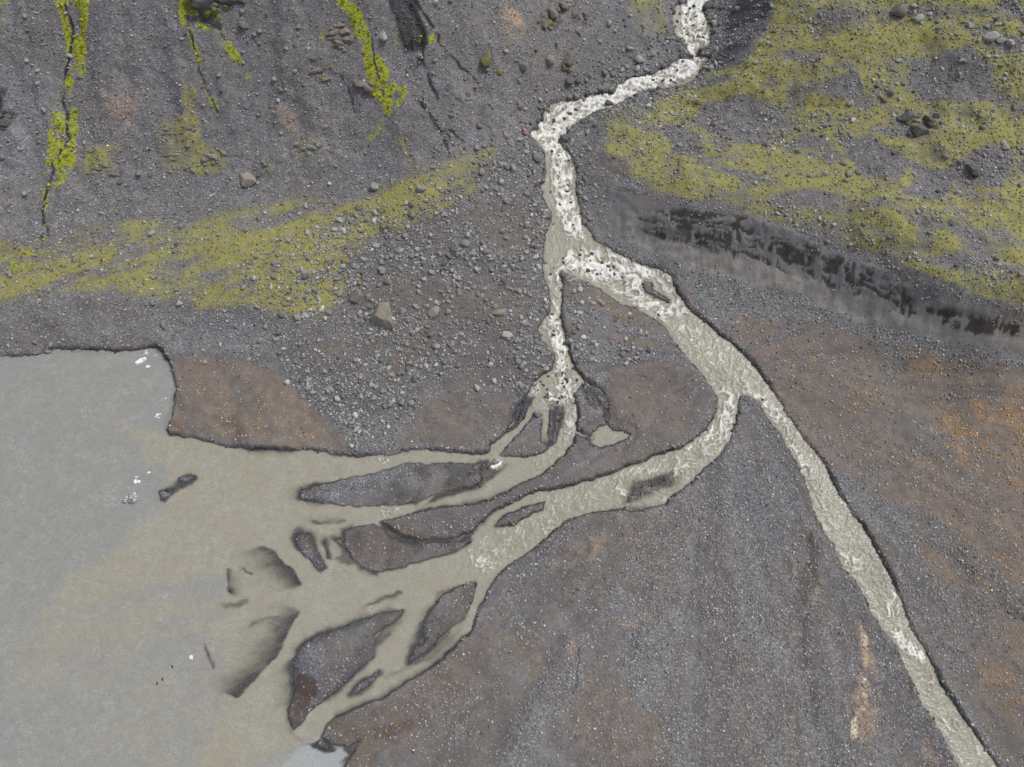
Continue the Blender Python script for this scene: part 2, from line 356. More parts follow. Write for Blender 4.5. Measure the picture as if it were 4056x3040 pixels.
# bank rise away from the water
hb = 0.42 * isl_h
tri = soft(P('D', 330, 750, 380, 850, 375, 945, 430, 955, 520, 975, 790, 985, 790, 900, 500, 740), 20)
hb = hb * (1 + .8 * tri)
dout = np.maximum(-WS, 0)
vary2 = sstep(.36, .64, fbm(X, Y, 7.0, 3, 8))
hb = hb * lerp(.35, 1.15, vary2) * lerp(1., .2, sstep(-25, -8, PD))
hb = hb * lerp(1., .5, delta_zone * (isl_h < .6))
bank = 0.015 + hb * sstep(0, lerp(6.5, 15, delta_zone * (isl_h < .6)), dout)
land = WS <= 0
rise = sstep(2, 40, dout)                 # lets the relief noise fade in away from water

# ----------------------------------------------------------------- surface zones
hillL = soft(P('D', -500, 540, 0, 540, 130, 500, 300, 440, 600, 405, 800, 365, 1000, 340, 1080, 320, 1160, 260, 1250, 215, 1440, 110, 1430, -300, -500, -300), 25)
hillR = soft(P('D', 1270, 330, 1330, 390, 1420, 420, 1500, 445, 1700, 495, 1850, 560, 2000, 640, 2212, 690, 2700, 700, 2700, -300, 1660, -300, 1655, 50, 1590, 140, 1400, 220, 1300, 240), 14)
scarp = soft(P('D', 1330, 410, 1420, 430, 1500, 450, 1700, 500, 1850, 565, 2000, 645, 2212, 695, 2700, 705, 2700, 760, 2212, 765, 2050, 745, 1850, 690, 1700, 640, 1500, 580, 1300, 500), 12)
talus = soft(P('D', 1470, 590, 1700, 630, 1850, 690, 2050, 740, 2212, 760, 2700, 760, 2700, 800, 2212, 795, 2050, 790, 1850, 735, 1750, 705, 1620, 690, 1560, 700, 1500, 650), 12)
bankN = soft(P('R5', 2080, -900, 2050, 0, 2040, 150, 1950, 380, 1830, 560, 1680, 700, 1550, 830, 1350, 920, 1200, 1040, 1050, 1060, 1150, 900, 1250, 860, 1300, 620, 1400, 480, 1370, 260, 1470, 130, 1550, 0, 1600, -900), 8)

gr = fbm(X, Y, 9, 4, 21); g2 = fbm(X, Y, 2.2, 4, 22); g3 = fbm(X, Y, .8, 3, 23)
g4 = fbm(X, Y, 22, 3, 24)
# relief
H = B.copy()
rough = np.clip(.12 + .9 * hillL + .9 * hillR + .4 * scarp, 0, 1)
# gullies run downhill (towards the viewer) on the left slope
gully = fbm(X, Y * .28 + X * .05, 2.6, 4, 31)
furrow = fbm(X * .5 + Y * .9, (X * .9 - Y * .5) * .3, 1.3, 3, 33)
relief = rough * ((1.6 + .9 * hillR) * (gr - .5) + .7 * (g2 - .5)) + (.10 + .12 * rough) * (g3 - .5) + hillL * (.8 * (gully - .5) + 2.2 * (fbm(X, Y * .35, 7.0, 3, 32) - .5)) + hillR * 1.6 * (fbm(X * .5 - Y * .2, Y + X * .25, 5.0, 3, 34) - .5)
relief += scarp * (.55 * (fbm(X, Y * .5, 1.1, 4, 35) - .5) + .9 * (fbm(X * .35, Y, 2.2, 3, 36) - .5))
relief += bankN * .9 * (furrow - .5)
# low bars and old channels on the outwash plain
plain = np.clip(1 - hillL - hillR - scarp, 0, 1)
relief += plain * .30 * (fbm(X * .6 + Y * .5, Y * .5 - X * .2, 5, 4, 37) - .5)
H = H + np.where(land, bank + rise * relief, -depth)
H = np.where(land, np.maximum(H, B + .012), H)

# ----------------------------------------------------------------- ground colours (what the ground itself is)
def C(r, g, b):
    return np.array([r, g, b], float)
col = np.tile(C(.150, .149, .158), (NPT, 1))
def mixc(c, m):
    global col
    m = np.clip(m, 0, 1)[:, None]
    col = col * (1 - m) + c * m
# broad drift of tone: warm silt / cool gravel
mixc(C(.150, .134, .126), .65 * sstep(.46, .66, g4) * (1 - hillL * .6))
mixc(C(.137, .139, .152), .7 * sstep(.46, .66, fbm(X, Y, 14, 4, 41)))
mixc(C(.154, .152, .162), hillL * .8)
mixc(C(.166, .162, .156), .6 * hillL * sstep(.45, .62, fbm(X, Y * .4, 7, 4, 42)))
mixc(C(.172, .174, .190), .75 * soft(P('T11', -80, 480, 60, 420, 240, 420, 330, 560, 360, 760, 300, 980, 240, 1120, -80, 1200), 18))
mixc(C(.142, .139, .145), hillR * .8)
mixc(C(.060, .062, .076), bankN * np.clip(.75 + 1.6 * (furrow - .5), .3, 1))
mixc(C(.205, .200, .190), soft(P('D', 1330, 470, 1420, 500, 1500, 540, 1700, 580, 1850, 640, 2000, 690, 2212, 720, 2212, 760, 2050, 740, 1850, 690, 1700, 640, 1500, 590, 1370, 520), 14) * .85)
mixc(C(.155, .160, .168), talus * .8)
# left bank slope above the lake
mixc(C(.138, .134, .134), soft(P('D', -500, 650, 0, 655, 240, 640, 400, 660, 430, 690, 430, 740, 330, 748, 0, 765, -500, 770), 10) * .6)
# streaks left by old channels, fanning out from where the river splits
_fx, _fy, _fz = ray(1560., 780.); _ft = (2.0 - CAM_H) / _fz
fdx, fdy = X - _fx * _ft, Y - _fy * _ft
fth = np.arctan2(fdx, -fdy) * 34.0; frr = np.hypot(fdx, fdy)
fan = fbm(fth, frr * .10, 3.6, 5, 201); fan2 = fbm(fth, frr * .16, 1.6, 4, 202); fan3 = fbm(fth, frr * .06, 9.0, 3, 203)
pl_ = np.clip(1 - hillL - hillR - scarp - talus, 0, 1) * (V > 620)
FANS = pl_ * sstep(.50, .58, .6 * fan + .4 * fan3) * (U > 700)
mixc(C(.148, .132, .122), FANS * .8)
mixc(C(.165, .168, .178), pl_ * .7 * sstep(.52, .62, fan2))
mixc(C(.115, .112, .118), pl_ * .7 * sstep(.56, .66, fbm(fth, frr * .12, 2.2, 4, 204)))
# gravel plain patches, brown silt
SILT = []
def silt(c, a, edge, poly):
    SILT.append(a * soft(poly, edge)); mixc(C(*c), SILT[-1])
BR = (.152, .134, .122)
silt((.172, .146, .126), .95, 5, P('T21', 1110, 670, 1250, 655, 1480, 680, 1600, 720, 1750, 790, 1860, 890, 2000, 1020, 2100, 1110, 2190, 1200, 2211, 1250, 1850, 1240, 1600, 1215, 1290, 1170, 1060, 1140, 1090, 1000, 1110, 820, 1080, 720))
silt(BR, .8, 8, P('T22', 560, 920, 800, 890, 1060, 900, 1120, 960, 1100, 1080, 960, 1190, 800, 1230, 400, 1200, 420, 1130, 520, 1020))
silt(BR, .8, 8, P('T22', 1690, 715, 1850, 730, 2040, 720, 2211, 760, 2211, 1200, 2000, 1270, 1600, 1420, 1300, 1490, 1500, 1380, 1850, 1230, 1870, 1140, 1730, 1080, 1710, 900))
silt((.162, .136, .120), .85, 12, P('T23', 370, 400, 900, 460, 1200, 560, 1500, 620, 1800, 700, 2211, 720, 2900, 720, 2900, 1700, 2211, 2700, 1500, 1658, 1000, 1340, 930, 1290, 560, 770, 400, 570))
silt((.162, .135, .118), .85, 16, P('T33', 1500, 100, 2700, 0, 2700, 2000, 2100, 1658, 1700, 1000))
silt((.135, .105, .088), .8, 7, P('T32', -60, 1380, 200, 1300, 420, 1230, 600, 1300, 500, 1420, 300, 1560, 150, 1800, 0, 1800, 60, 1560, 0, 1480))
silt((.150, .130, .116), .8, 10, P('T32', 620, 1080, 800, 930, 900, 880, 1050, 950, 900, 1060, 760, 1180, 560, 1230, 400, 1230))
silt((.150, .140, .134), .7, 10, P('T32', 1580, 870, 1700, 720, 1800, 760, 1740, 880, 1760, 1000, 1840, 1150, 1880, 1290, 2020, 1310, 2040, 1500, 1960, 1658, 1600, 1658, 1520, 1300))
silt((.155, .132, .118), .7, 8, P('T22', 300, 780, 380, 640, 560, 500, 640, 460, 690, 560, 600, 680, 470, 740, 360, 820))
silt((.145, .122, .110), .6, 10, P('T22', -300, 620, 0, 580, 300, 560, 330, 600, 200, 650, -100, 680))
silt((.150, .128, .118), .5, 14, P('T22', 700, 100, 1200, 90, 1230, 300, 1150, 600, 950, 620, 860, 420, 700, 300))
silt((.150, .126, .116), .5, 10, P('T12', 1620, 1000, 1830, 1000, 1850, 1120, 1700, 1140))
silt((.150, .126, .116), .6, 12, P('T12', 900, 1270, 1300, 1300, 1300, 1560, 1000, 1560, 850, 1400))
silt((.085, .060, .050), .9, 4, P('T31', 1850, 1060, 1920, 1080, 1990, 1140, 1985, 1200, 1920, 1330, 1870, 1400, 1830, 1390, 1815, 1300, 1840, 1200))
silt((.110, .085, .075), .7, 5, P('T32', 300, 140, 420, 215, 560, 235, 800, 190, 560, 190, 400, 150))
silt((.120, .095, .085), .55, 8, P('T32', 70, 200, 250, 180, 400, 280, 500, 330, 250, 420, 120, 330))
silt((.110, .085, .072), .8, 4, P('T31', 1880, 190, 1950, 200, 1965, 260, 1990, 320, 1930, 300))
silt((.110, .082, .070), .8, 4, P('S3', 850, 1080, 960, 970, 1050, 1050, 1120, 1130, 1080, 1200, 950, 1160))
siltmask = np.maximum(np.max(np.stack(SILT), 0), .85 * FANS)
fieldm = soft(P('D', 520, 560, 640, 500, 760, 460, 900, 470, 1000, 360, 1080, 330, 1150, 300, 1175, 360, 1190, 560, 1195, 660, 1175, 700, 1190, 760, 1170, 830, 1120, 850, 1000, 820, 900, 840, 830, 880, 760, 950, 700, 900, 620, 790, 560, 700), 25)
mixc(C(.118, .112, .110), fieldm * .5)
# fine streaks within the silt
mixc(C(.125, .118, .116), siltmask * .8 * sstep(.5, .68, fbm(X * .55 + Y * .62, (Y * .6 - X * .55) * .25, 1.8, 4, 51)))
mixc(C(.185, .152, .124), siltmask * .5 * sstep(.55, .72, fbm(X * .5 + Y * .6, (Y * .6 - X * .5) * .3, 3.5, 4, 52)))
# gravel streaks of old channels over the silt, rusty ground under the orange pebbles
rp = siltmask * (U > 1500) * pl_
STRK = rp * sstep(.50, .58, fbm(fth * 1.0, frr * .13, 2.4, 5, 205)) * sstep(.36, .52, fbm(X, Y, 6, 3, 206))
mixc(C(.135, .135, .142), STRK * .8)
mixc(C(.100, .096, .096), rp * .55 * sstep(.60, .66, fbm(fth, frr * .08, 1.5, 4, 207)))
mixc(C(.24, .165, .095), .45 * soft(P('T23', 1600, 940, 2000, 900, 2211, 820, 2500, 900, 2500, 1500, 2100, 1500, 1800, 1360, 1650, 1150), 16) * sstep(.48, .64, fbm(X, Y, 2.4, 4, 208)))
mixc(C(.24, .170, .105), .45 * soft(P('T23', 1450, 650, 1600, 680, 1860, 760, 1700, 810, 1530, 790), 12) * sstep(.46, .62, fbm(X, Y, 2.0, 4, 209)))
mixc(C(.22, .155, .10), .4 * soft(P('T33', 1900, 950, 2100, 1000, 2300, 1300, 2200, 1450, 1950, 1150), 16) * sstep(.46, .62, fbm(X, Y, 2.0, 4, 210)))
# pale ochre and peach patches
def patch(c, a, edge, poly, thr=None, seed=60):
    m = a * soft(poly, edge)
    if thr is not None: m = m * sstep(thr - .02, thr + .10, fbm(X, Y, 1.0, 5, seed, .65))
    mixc(C(*c), m)
OCH = (.32, .235, .15)
patch(OCH, .8, 6, P('T32', 1690, 240, 1640, 300, 1610, 390, 1590, 350, 1620, 280), .40, 61)
patch((.23, .185, .15), .7, 10, P('T32', 1560, 230, 1680, 210, 1660, 300, 1540, 380, 1340, 420, 1340, 380), .44, 62)
patch((.24, .19, .15), .7, 8, P('T32', 1480, 830, 1510, 880, 1490, 960, 1440, 960, 1460, 880), .45, 63)
patch((.24, .19, .14), .7, 6, P('T32', 1290, 890, 1300, 960, 1270, 1020, 1255, 1000), .4, 64)
patch((.23, .185, .15), .6, 8, P('T32', 1740, 730, 1820, 760, 1980, 690, 1970, 730, 1850, 810, 1760, 800), .42, 65)
patch((.46, .40, .31), .95, 3, P('T33', 1180, 740, 1230, 850, 1240, 1000, 1235, 1150, 1220, 1280, 1190, 1380, 1150, 1480, 1100, 1480, 1130, 1380, 1190, 1260, 1195, 1050, 1180, 880), .44, 66)
patch((.27, .205, .155), .75, 8, P('T33', 1160, 760, 1260, 860, 1280, 1150, 1300, 1300, 1300, 1440, 1200, 1500, 1100, 1480, 1130, 1300, 1170, 1100), .42, 67)
patch((.33, .27, .20), .9, 4, P('T33', 760, 400, 780, 440, 775, 480, 750, 480), .4, 68)
patch((.26, .21, .165), .7, 6, P('T33', 920, 340, 1000, 330, 980, 400, 940, 560, 900, 700, 880, 640, 920, 480), .46, 69)
patch((.25, .195, .155), .6, 8, P('T33', 1560, 1470, 1620, 1480, 1680, 1600, 1660, 1658, 1580, 1600), .44, 70)
patch((.24, .19, .155), .5, 8, P('T33', 1300, 1520, 1380, 1540, 1360, 1640, 1300, 1640), .48, 71)
patch((.085, .078, .076), .8, 8, P('T33', 850, 200, 900, 250, 940, 320, 900, 500, 860, 640, 850, 900, 930, 1180, 930, 1560, 860, 1200, 800, 860, 770, 640, 800, 480, 850, 330), .40, 72)
patch((.075, .052, .044), .8, 6, P('T33', 1190, 720, 1260, 760, 1270, 830, 1210, 820), .42, 73)
patch((.075, .050, .042), .8, 5, P('T33', 1460, 1060, 1500, 1130, 1520, 1230, 1480, 1220), .4, 74)
patch((.075, .055, .046), .8, 4, P('T33', 860, 180, 880, 220, 880, 270, 860, 250), None)
patch((.10, .08, .07), .8, 7, P('T32', 120, 1400, 360, 1380, 520, 1330, 480, 1420, 250, 1500, 60, 1520), .46, 75)
patch((.16, .11, .085), .7, 6, P('T22', 250, 830, 330, 760, 560, 520, 620, 470, 600, 560, 420, 720), .5, 76)
patch((.13, .085, .065), .7, 4, P('R4', 850, 1200, 900, 1190, 1090, 1330, 1010, 1340), None)
patch((.34, .255, .19), .85, 8, P('S4', 1880, 150, 2000, 170, 2120, 260, 2150, 380, 2060, 420, 1900, 330, 1720, 300, 1680, 330, 1760, 230), .36, 77)
patch((.30, .225, .175), .7, 8, P('S4', 1820, 0, 1950, 0, 1900, 130, 1840, 120), .38, 78)
patch((.24, .205, .165), .7, 10, P('S4', 1680, 330, 2060, 400, 2150, 500, 2000, 640, 1850, 620, 1720, 470), .42, 79)
patch((.27, .205, .17), .75, 8, P('T11', 690, 640, 900, 590, 930, 660, 850, 740, 820, 820, 700, 740), .42, 80)
patch((.22, .185, .165), .6, 14, P('T11', 530, 560, 900, 580, 850, 860, 560, 900), .46, 81)
patch((.24, .19, .165), .6, 8, P('T11', 1670, 690, 1890, 700, 1900, 830, 1700, 830), .44, 82)
patch((.25, .20, .165), .6, 8, P('T12', 1150, 130, 1500, 320, 1480, 420, 1300, 400, 1210, 250), .52, 83)
patch((.09, .085, .082), .75, 8, P('T12', 1300, 60, 1440, 40, 1420, 200, 1320, 210, 1240, 140), .44, 84)
# dark wet rock of the ravine mouths and the undercut at the left edge
CLIFF = np.maximum.reduce([
 soft(P('S4', 100, -200, 520, -200, 530, 60, 640, 330, 720, 560, 735, 690, 620, 770, 500, 800, 420, 780, 320, 700, 280, 540, 240, 260, 140, 60), 6),
 soft(P('S5', 490, 90, 620, 130, 720, 220, 900, 250, 1010, 290, 1075, 430, 1050, 490, 880, 440, 700, 410, 560, 420, 500, 330), 5),
 soft(P('T11', -60, 680, 60, 700, 110, 720, 60, 790, 0, 830, -80, 860), 6),
 soft(P('T11', -60, 560, 20, 560, 20, 680, -60, 700), 6),
 soft(P('S5', 420, -200, 500, 0, 640, 70, 760, 110, 920, 130, 1010, 60, 1340, 90, 1420, -200), 6)])
crk = fbm(X * 1.0, Y * .45, 1.2, 4, 91)
mixc(C(.040, .040, .044), CLIFF * (.35 + .65 * sstep(.38, .6, crk)))
mixc(C(.12, .11, .10), CLIFF * .7 * sstep(.58, .66, crk))
H += CLIFF * .9 * (crk - .5) * rise
# eroded dark bands in the scarp
band = soft(P('D', 1370, 440, 1400, 455, 1480, 450, 1560, 460, 1640, 485, 1720, 515, 1800, 552, 1880, 585, 1950, 628, 2010, 662, 2080, 682, 2150, 690, 2212, 700, 2300, 705, 2300, 735, 2212, 732, 2100, 728, 2030, 712, 1960, 690, 1880, 645, 1800, 625, 1700, 592, 1600, 572, 1520, 545, 1440, 520, 1400, 510, 1375, 480), 7)
bn = fbm(X * .40 + Y * .12, Y * 1.2 + X * .45, 1.5, 5, 95, .6)
bn2 = fbm(X * 1.6, Y * .5, 1.3, 4, 96, .6)
dtop = sdline(P('D', 1340, 405, 1420, 428, 1500, 448, 1700, 498, 1850, 562, 2000, 642, 2100, 672, 2212, 690, 2400, 700), 130)
lay = fbm(X * .30, dtop * .105, 1.0, 4, 98, .6)
drip = fbm(X * 2.2, dtop * .03, 1.0, 3, 99, .6)
bm_ = band * np.clip(sstep(.49, .52, lay) * sstep(.36, .44, bn2) + sstep(.57, .62, .55 * drip + .45 * bn), 0, 1)
mixc(C(.040, .036, .035), bm_ * .95)
H -= bm_ * .14
patch((.085, .085, .09), .7, 6, P('T12', 1680, 1180, 1800, 1230, 1950, 1330, 2060, 1420, 2000, 1400, 1850, 1280, 1700, 1210), None)
patch((.09, .088, .092), .6, 14, P('T12', 1900, 1400, 2000, 1340, 2211, 1420, 2211, 1570, 2000, 1560), .45, 97)
patch((.08, .08, .086), .8, 6, P('T13', 320, 605, 540, 610, 540, 630, 330, 625), None)
patch((.10, .10, .108), .7, 12, P('T13', 1080, 870, 1250, 860, 1400, 1000, 1300, 1050, 1130, 980), .45, 98)
patch((.10, .098, .11), .5, 12, P('T11', 60, 420, 140, 280, 180, 260, 300, 500, 270, 640, 120, 560), .46, 99)

mixc(C(.105, .095, .09), .55 * line(P('T32', 900, 1260, 780, 1330, 700, 1450, 640, 1600), 5, 8))
# dark rills and wet seams
RILL = np.zeros(NPT)
for pts, wd in (
  (P('S4', 460, 100, 560, 300, 640, 560, 640, 760, 600, 960, 580, 1100, 620, 1250, 680, 1480, 660, 1560, 730, 1660), 3.0),
  (P('T12', 560, 680, 630, 790, 680, 870, 710, 930, 715, 1000), 2.2), (P('T12', 690, 830, 740, 860, 800, 905), 1.6), (P('T12', 660, 830, 720, 880, 745, 930), 1.6),
  (P('S4', 630, 900, 680, 1010, 740, 1180, 800, 1290, 850, 1400, 870, 1480), 2.2),
  (P('S4', 520, 20, 640, 200, 760, 370, 880, 520, 905, 640, 960, 720, 1060, 830, 1140, 960, 1230, 1050, 1300, 1110, 1440, 1240), 2.2),
  (P('S4', 1000, 1370, 1100, 1490, 1200, 1580), 1.0),
  (P('T11', 420, 60, 450, 200, 440, 330, 420, 480, 400, 600, 420, 720, 430, 880), 2.4), (P('T11', 440, 880, 380, 1000, 330, 1110, 300, 1220, 282, 1280, 285, 1340, 275, 1410, 255, 1490), 2.2),
  (P('T11', 290, 1400, 310, 1480), 1.4), (P('S5', 560, 420, 610, 640, 660, 830, 720, 1120, 800, 1320, 900, 1540, 960, 1660), 1.6), (P('S5', 1050, 560, 1120, 640), 1.2),
  (P('T11', 2211, 700, 2180, 560, 2080, 470), 1.2), (P('T12', 240, 260, 260, 400, 280, 500, 310, 620), 1.4),
  (P('T32', 1520, 880, 1525, 1000, 1500, 1200), .5)):
    RILL = np.maximum(RILL, line(pts, wd * 1.25, 2.4) * sstep(.28, .46, fbm(X, Y, .7, 4, 101, .6)))
mixc(C(.026, .027, .032), RILL * .95)

# ----------------------------------------------------------------- moss cover
MOSS = np.zeros(NPT)      # olive carpet
BRI = np.zeros(NPT)       # lush green along seeps
str1 = fbm(X * .20 + Y * .08, Y - X * .36, 1.7, 5, 111, .58)        # streaks running with the terraces
str2 = fbm(X * .28 - Y * .10, Y + X * .30, 1.9, 5, 112, .58)
blot = fbm(X, Y, 5, 5, 113)
O1 = soft(P('D', -500, 560, 0, 545, 60, 540, 130, 520, 250, 480, 400, 480, 500, 465, 640, 435, 760, 430, 880, 395, 1000, 345, 1060, 318, 1075, 335, 1020, 400, 960, 440, 900, 480, 820, 530, 740, 560, 745, 640, 700, 690, 560, 665, 430, 670, 400, 640, 300, 650, 240, 630, 130, 640, 0, 655, -500, 660), 30)
MOSS = np.maximum(MOSS, O1 * np.clip(.82 + 2.6 * (str1 - .5) + .4 * (blot - .5) + .7 * (g2 - .5), .18, 1))
O2 = hillR * soft(P('D', 1290, 250, 1420, 215, 1540, 150, 1600, 140, 1655, 60, 1670, -300, 2700, -300, 2700, 700, 2212, 690, 2040, 620, 1900, 560, 1800, 520, 1700, 490, 1580, 440, 1450, 415, 1300, 360), 12)
MOSS = np.maximum(MOSS, O2 * np.clip(.62 + 2.2 * (str2 - .5) + .7 * (blot - .5) + .9 * (g2 - .5), .16, 1))
for poly, a in ((P('T12', 1830, 10, 2050, -20, 2070, 240, 1950, 250, 1840, 180), .7), (P('T11', 520, 930, 780, 930, 790, 1010, 720, 1100, 540, 1110), .75),
                (P('T11', 980, 780, 1240, 700, 1260, 860, 1430, 950, 1440, 1040, 1330, 1090, 1060, 1150, 990, 980), .72), (P('T11', 1160, 380, 1190, 480, 1160, 500), .5), (P('T11', 1160, 540, 1250, 580, 1240, 720, 1150, 700), .7),
                (P('T11', 1640, 1090, 1720, 1050, 1740, 1080, 1690, 1110), .6), (P('T11', 1800, 900, 2000, 890, 2060, 980, 1900, 1020), .45), (P('T13', -200, 960, 200, 980, 360, 1060, 360, 1140, 500, 1200, 700, 1280, 860, 1440, 600, 1380, 300, 1260, 0, 1240, -200, 1160), .75),
                (P('T13', 700, 1280, 1000, 1290, 1300, 1370, 1700, 1480, 1900, 1600, 1500, 1640, 1200, 1560, 900, 1430), .85), (P('T13', 1000, 770, 1240, 700, 1420, 720, 1440, 820, 1240, 830, 1080, 830), .85), (P('T13', 0, 780, 200, 690, 330, 560, 500, 400, 560, 520, 480, 600, 220, 660, 120, 760), .8),
                (P('T13', 640, -20, 1280, 30, 1270, 80, 900, 60, 640, 120), .8), (P('T13', 1250, 1160, 1410, 1200, 1330, 1240), .9), (P('T13', 1080, 1180, 1360, 1190, 1300, 1260, 1100, 1240), .7), (P('T13', 1760, 1180, 1850, 1230, 1950, 1320, 2050, 1400, 1950, 1500, 1800, 1400), .75),
                (P('T12', 380, 870, 450, 880, 480, 1020, 440, 1060), .7), (P('T12', 540, 1390, 800, 1290, 960, 1160, 900, 1130, 700, 1260, 560, 1340), .8),
                (P('S5', 400, 300, 480, 60, 520, 100, 500, 440, 640, 520, 900, 500, 1040, 500, 1100, 640, 1080, 700, 980, 560, 640, 560, 520, 480), .7),
                (P('T11', -60, 1480, 200, 1560, 330, 1540, 360, 1658, -60, 1700), .7)):
    MOSS = np.maximum(MOSS, a * soft(poly, 9) * np.clip(.75 + 1.4 * (g2 - .5), 0, 1.2))
for poly, a in ((P('T13', 200, 650, 440, 625, 700, 690, 720, 780, 600, 800, 560, 900, 200, 810, 130, 760), .95), (P('T13', 950, 520, 1160, 470, 1210, 600, 1060, 650), .9), (P('T13', 1500, 390, 1850, 335, 2000, 500, 2080, 620, 1750, 680, 1480, 560), .75),
                (P('T13', 1060, 870, 1250, 860, 1480, 1040, 1400, 1150, 1200, 1090, 1100, 960), .97), (P('T13', 1440, 1240, 1520, 1130, 1800, 1030, 2000, 920, 2120, 980, 2050, 1200, 1900, 1160, 1780, 1170, 1640, 1290), .92), (P('T13', 20, 840, 160, 820, 220, 960, 60, 980), .9),
                (P('T13', 700, 560, 850, 560, 840, 700, 720, 700), .6), (P('T13', 380, 1080, 560, 1120, 480, 1180), .8), (P('T13', 800, 1190, 950, 1200, 950, 1270, 830, 1250), .7), (P('T13', 900, 100, 1200, 90, 1250, 160, 1000, 170), .6), (P('T13', 1480, 60, 2000, 60, 2000, 120, 1560, 120), .6),
                (P('T12', 1540, 980, 1840, 1000, 1850, 1120, 1600, 1150), .85), (P('T12', 2060, 780, 2211, 780, 2211, 960, 2100, 950), .8), (P('T13', 900, 1480, 1060, 1560, 1380, 1620, 1100, 1640), .75),
                (P('T21', 1000, 60, 1240, 80, 1100, 250, 950, 200), .5), (P('T12', 1560, 780, 1690, 720, 1700, 900, 1560, 960), .7)):
    MOSS *= 1 - a * soft(poly, 10)
for poly, a in ((P('T11', 355, -60, 580, -60, 570, 130, 540, 260, 540, 420, 520, 560, 500, 720, 480, 900, 480, 1080, 420, 1150, 320, 1220, 260, 1170, 310, 1020, 330, 860, 350, 700, 375, 620, 410, 380, 385, 180), 1.0),
                (P('T11', 480, 480, 560, 300, 600, 230, 540, 430, 510, 680, 470, 700), .6), (P('T11', 0, 100, 40, 0, 60, 60, 20, 240, -40, 300), .5),
                (P('S5', 480, 60, 620, 110, 720, 200, 900, 220, 1000, 280, 700, 340, 540, 300, 440, 320, 420, 280), .8), (P('S5', 1020, 500, 1150, 500, 1160, 640, 1240, 800, 1380, 1000, 1240, 900, 1120, 700), .6), (P('S5', 560, 430, 660, 430, 640, 640, 720, 1100, 820, 1360, 940, 1600, 880, 1600, 760, 1340, 660, 1000, 590, 640), .5),
                (P('T12', -80, -80, 40, -60, 110, 20, 160, 80, 190, 150, 230, 250, 260, 340, 330, 420, 400, 540, 460, 520, 470, 570, 440, 650, 380, 720, 330, 770, 290, 800, 310, 750, 300, 670, 210, 600, 190, 480, 200, 400, 170, 290, 120, 240, 100, 130, 30, 50), 1.0),
                (P('S4', 440, 280, 520, 330, 600, 560, 630, 700, 590, 700, 520, 480), .8), (P('S4', 770, 480, 840, 560, 850, 670, 740, 690, 680, 590), .8), (P('S4', 120, 400, 280, 560, 310, 680, 220, 760, 160, 560), .6),
                (P('T11', 2090, 430, 2120, 440, 2110, 520, 2080, 480), .9), (P('T11', 2060, 170, 2211, 200, 2211, 240, 2000, 260), .6), (P('T11', 1990, 200, 2040, 200, 2030, 270, 1990, 260), .8),
                (P('D', -60, 575, 30, 545, 90, 540, 120, 560, 60, 585, -60, 610), .7), (P('T12', 290, 760, 400, 740, 250, 860, 160, 940, 150, 900), .6)):
    BRI = np.maximum(BRI, a * soft(poly, 7) * np.clip(.78 + 2.4 * (g2 - .5) + 2.0 * (g3 - .5), 0, 1.1))
tuf = np.clip(.5 + 2.6 * (fbm(X, Y, 1.1, 3, 115) - .45), 0, 1)
for pts, wd, a in ((P('S5', 560, 420, 610, 640, 660, 830, 720, 1120, 800, 1320, 900, 1540, 960, 1660), 7, .85), (P('S5', 1040, 500, 1120, 640, 1200, 780, 1300, 940, 1400, 1100), 9, .8),
                   (P('S5', 480, 100, 560, 180, 700, 200, 860, 230, 960, 280), 9, .9), (P('S5', 440, 100, 470, 330, 540, 480), 8, .8), (P('S5', 700, 420, 860, 470, 1040, 510), 9, .7),
                   (P('T11', 300, 1200, 280, 1290, 275, 1410, 255, 1490), 9, .75), (P('T11', 2150, 0, 2211, 80), 14, .7), (P('T12', 280, 800, 200, 880, 160, 930), 9, .6),
                   (P('T12', 420, 880, 440, 960, 480, 1030), 8, .7), (P('T12', 560, 90, 600, 150, 640, 220), 6, .5), (P('T11', 20, 0, 10, 120, -20, 250), 14, .55)):
    BRI = np.maximum(BRI, a * line(pts, wd, 6) * tuf)
MOSS *= land * sstep(6, 18, dout); BRI *= land
MOSS *= 1 - .9 * RILL; BRI *= 1 - .85 * RILL

rimw = lerp(1.6 + 2.8 * vary2, 1.2 + 4 * vary, delta_zone)
wet = np.where(land, 1 - sstep(.3, rimw, dout + 4.5 * (g3 - .5)), 1.0)
wet = np.maximum(wet, (isl_h < .5) * land * delta_zone * np.clip(.12 + 1.3 * (g2 - .5) + .5 * (1 - sstep(2, 16, dout)) * vary, .0, .8))
wet = np.maximum(wet, .75 * soft(P('T22', 1110, 950, 1200, 860, 1240, 900, 1180, 1080, 1100, 1120, 1060, 1150), 7))
wet = np.maximum(wet, .4 * soft(P('T22', 1500, 820, 1580, 790, 1680, 880, 1710, 1000, 1640, 980, 1560, 900), 7) * sstep(.35, .55, g3))
wet = np.maximum(wet, .6 * soft(P('S2', 1020, 1080, 1230, 1140, 1230, 1300, 1000, 1320), 5))
wet = np.maximum(wet, .65 * soft(P('T22', 440, 1330, 900, 1330, 900, 1450, 690, 1500, 600, 1520, 540, 1440), 12) * sstep(.35, .6, g2))
wet = np.maximum(wet, .8 * CLIFF)
gravel = np.clip(1 - .78 * siltmask - .85 * scarp, 0, 1)
gravel = np.clip(gravel * (.55 + .9 * fbm(X, Y, 3.5, 4, 121)), .12, 1)
gravel = np.maximum(gravel, STRK * .95)
gravel = np.maximum(gravel, siltmask * sstep(.55, .7, fbm(X * .55 + Y * .62, (Y * .6 - X * .55) * .3, 2.8, 4, 122)) * .8)

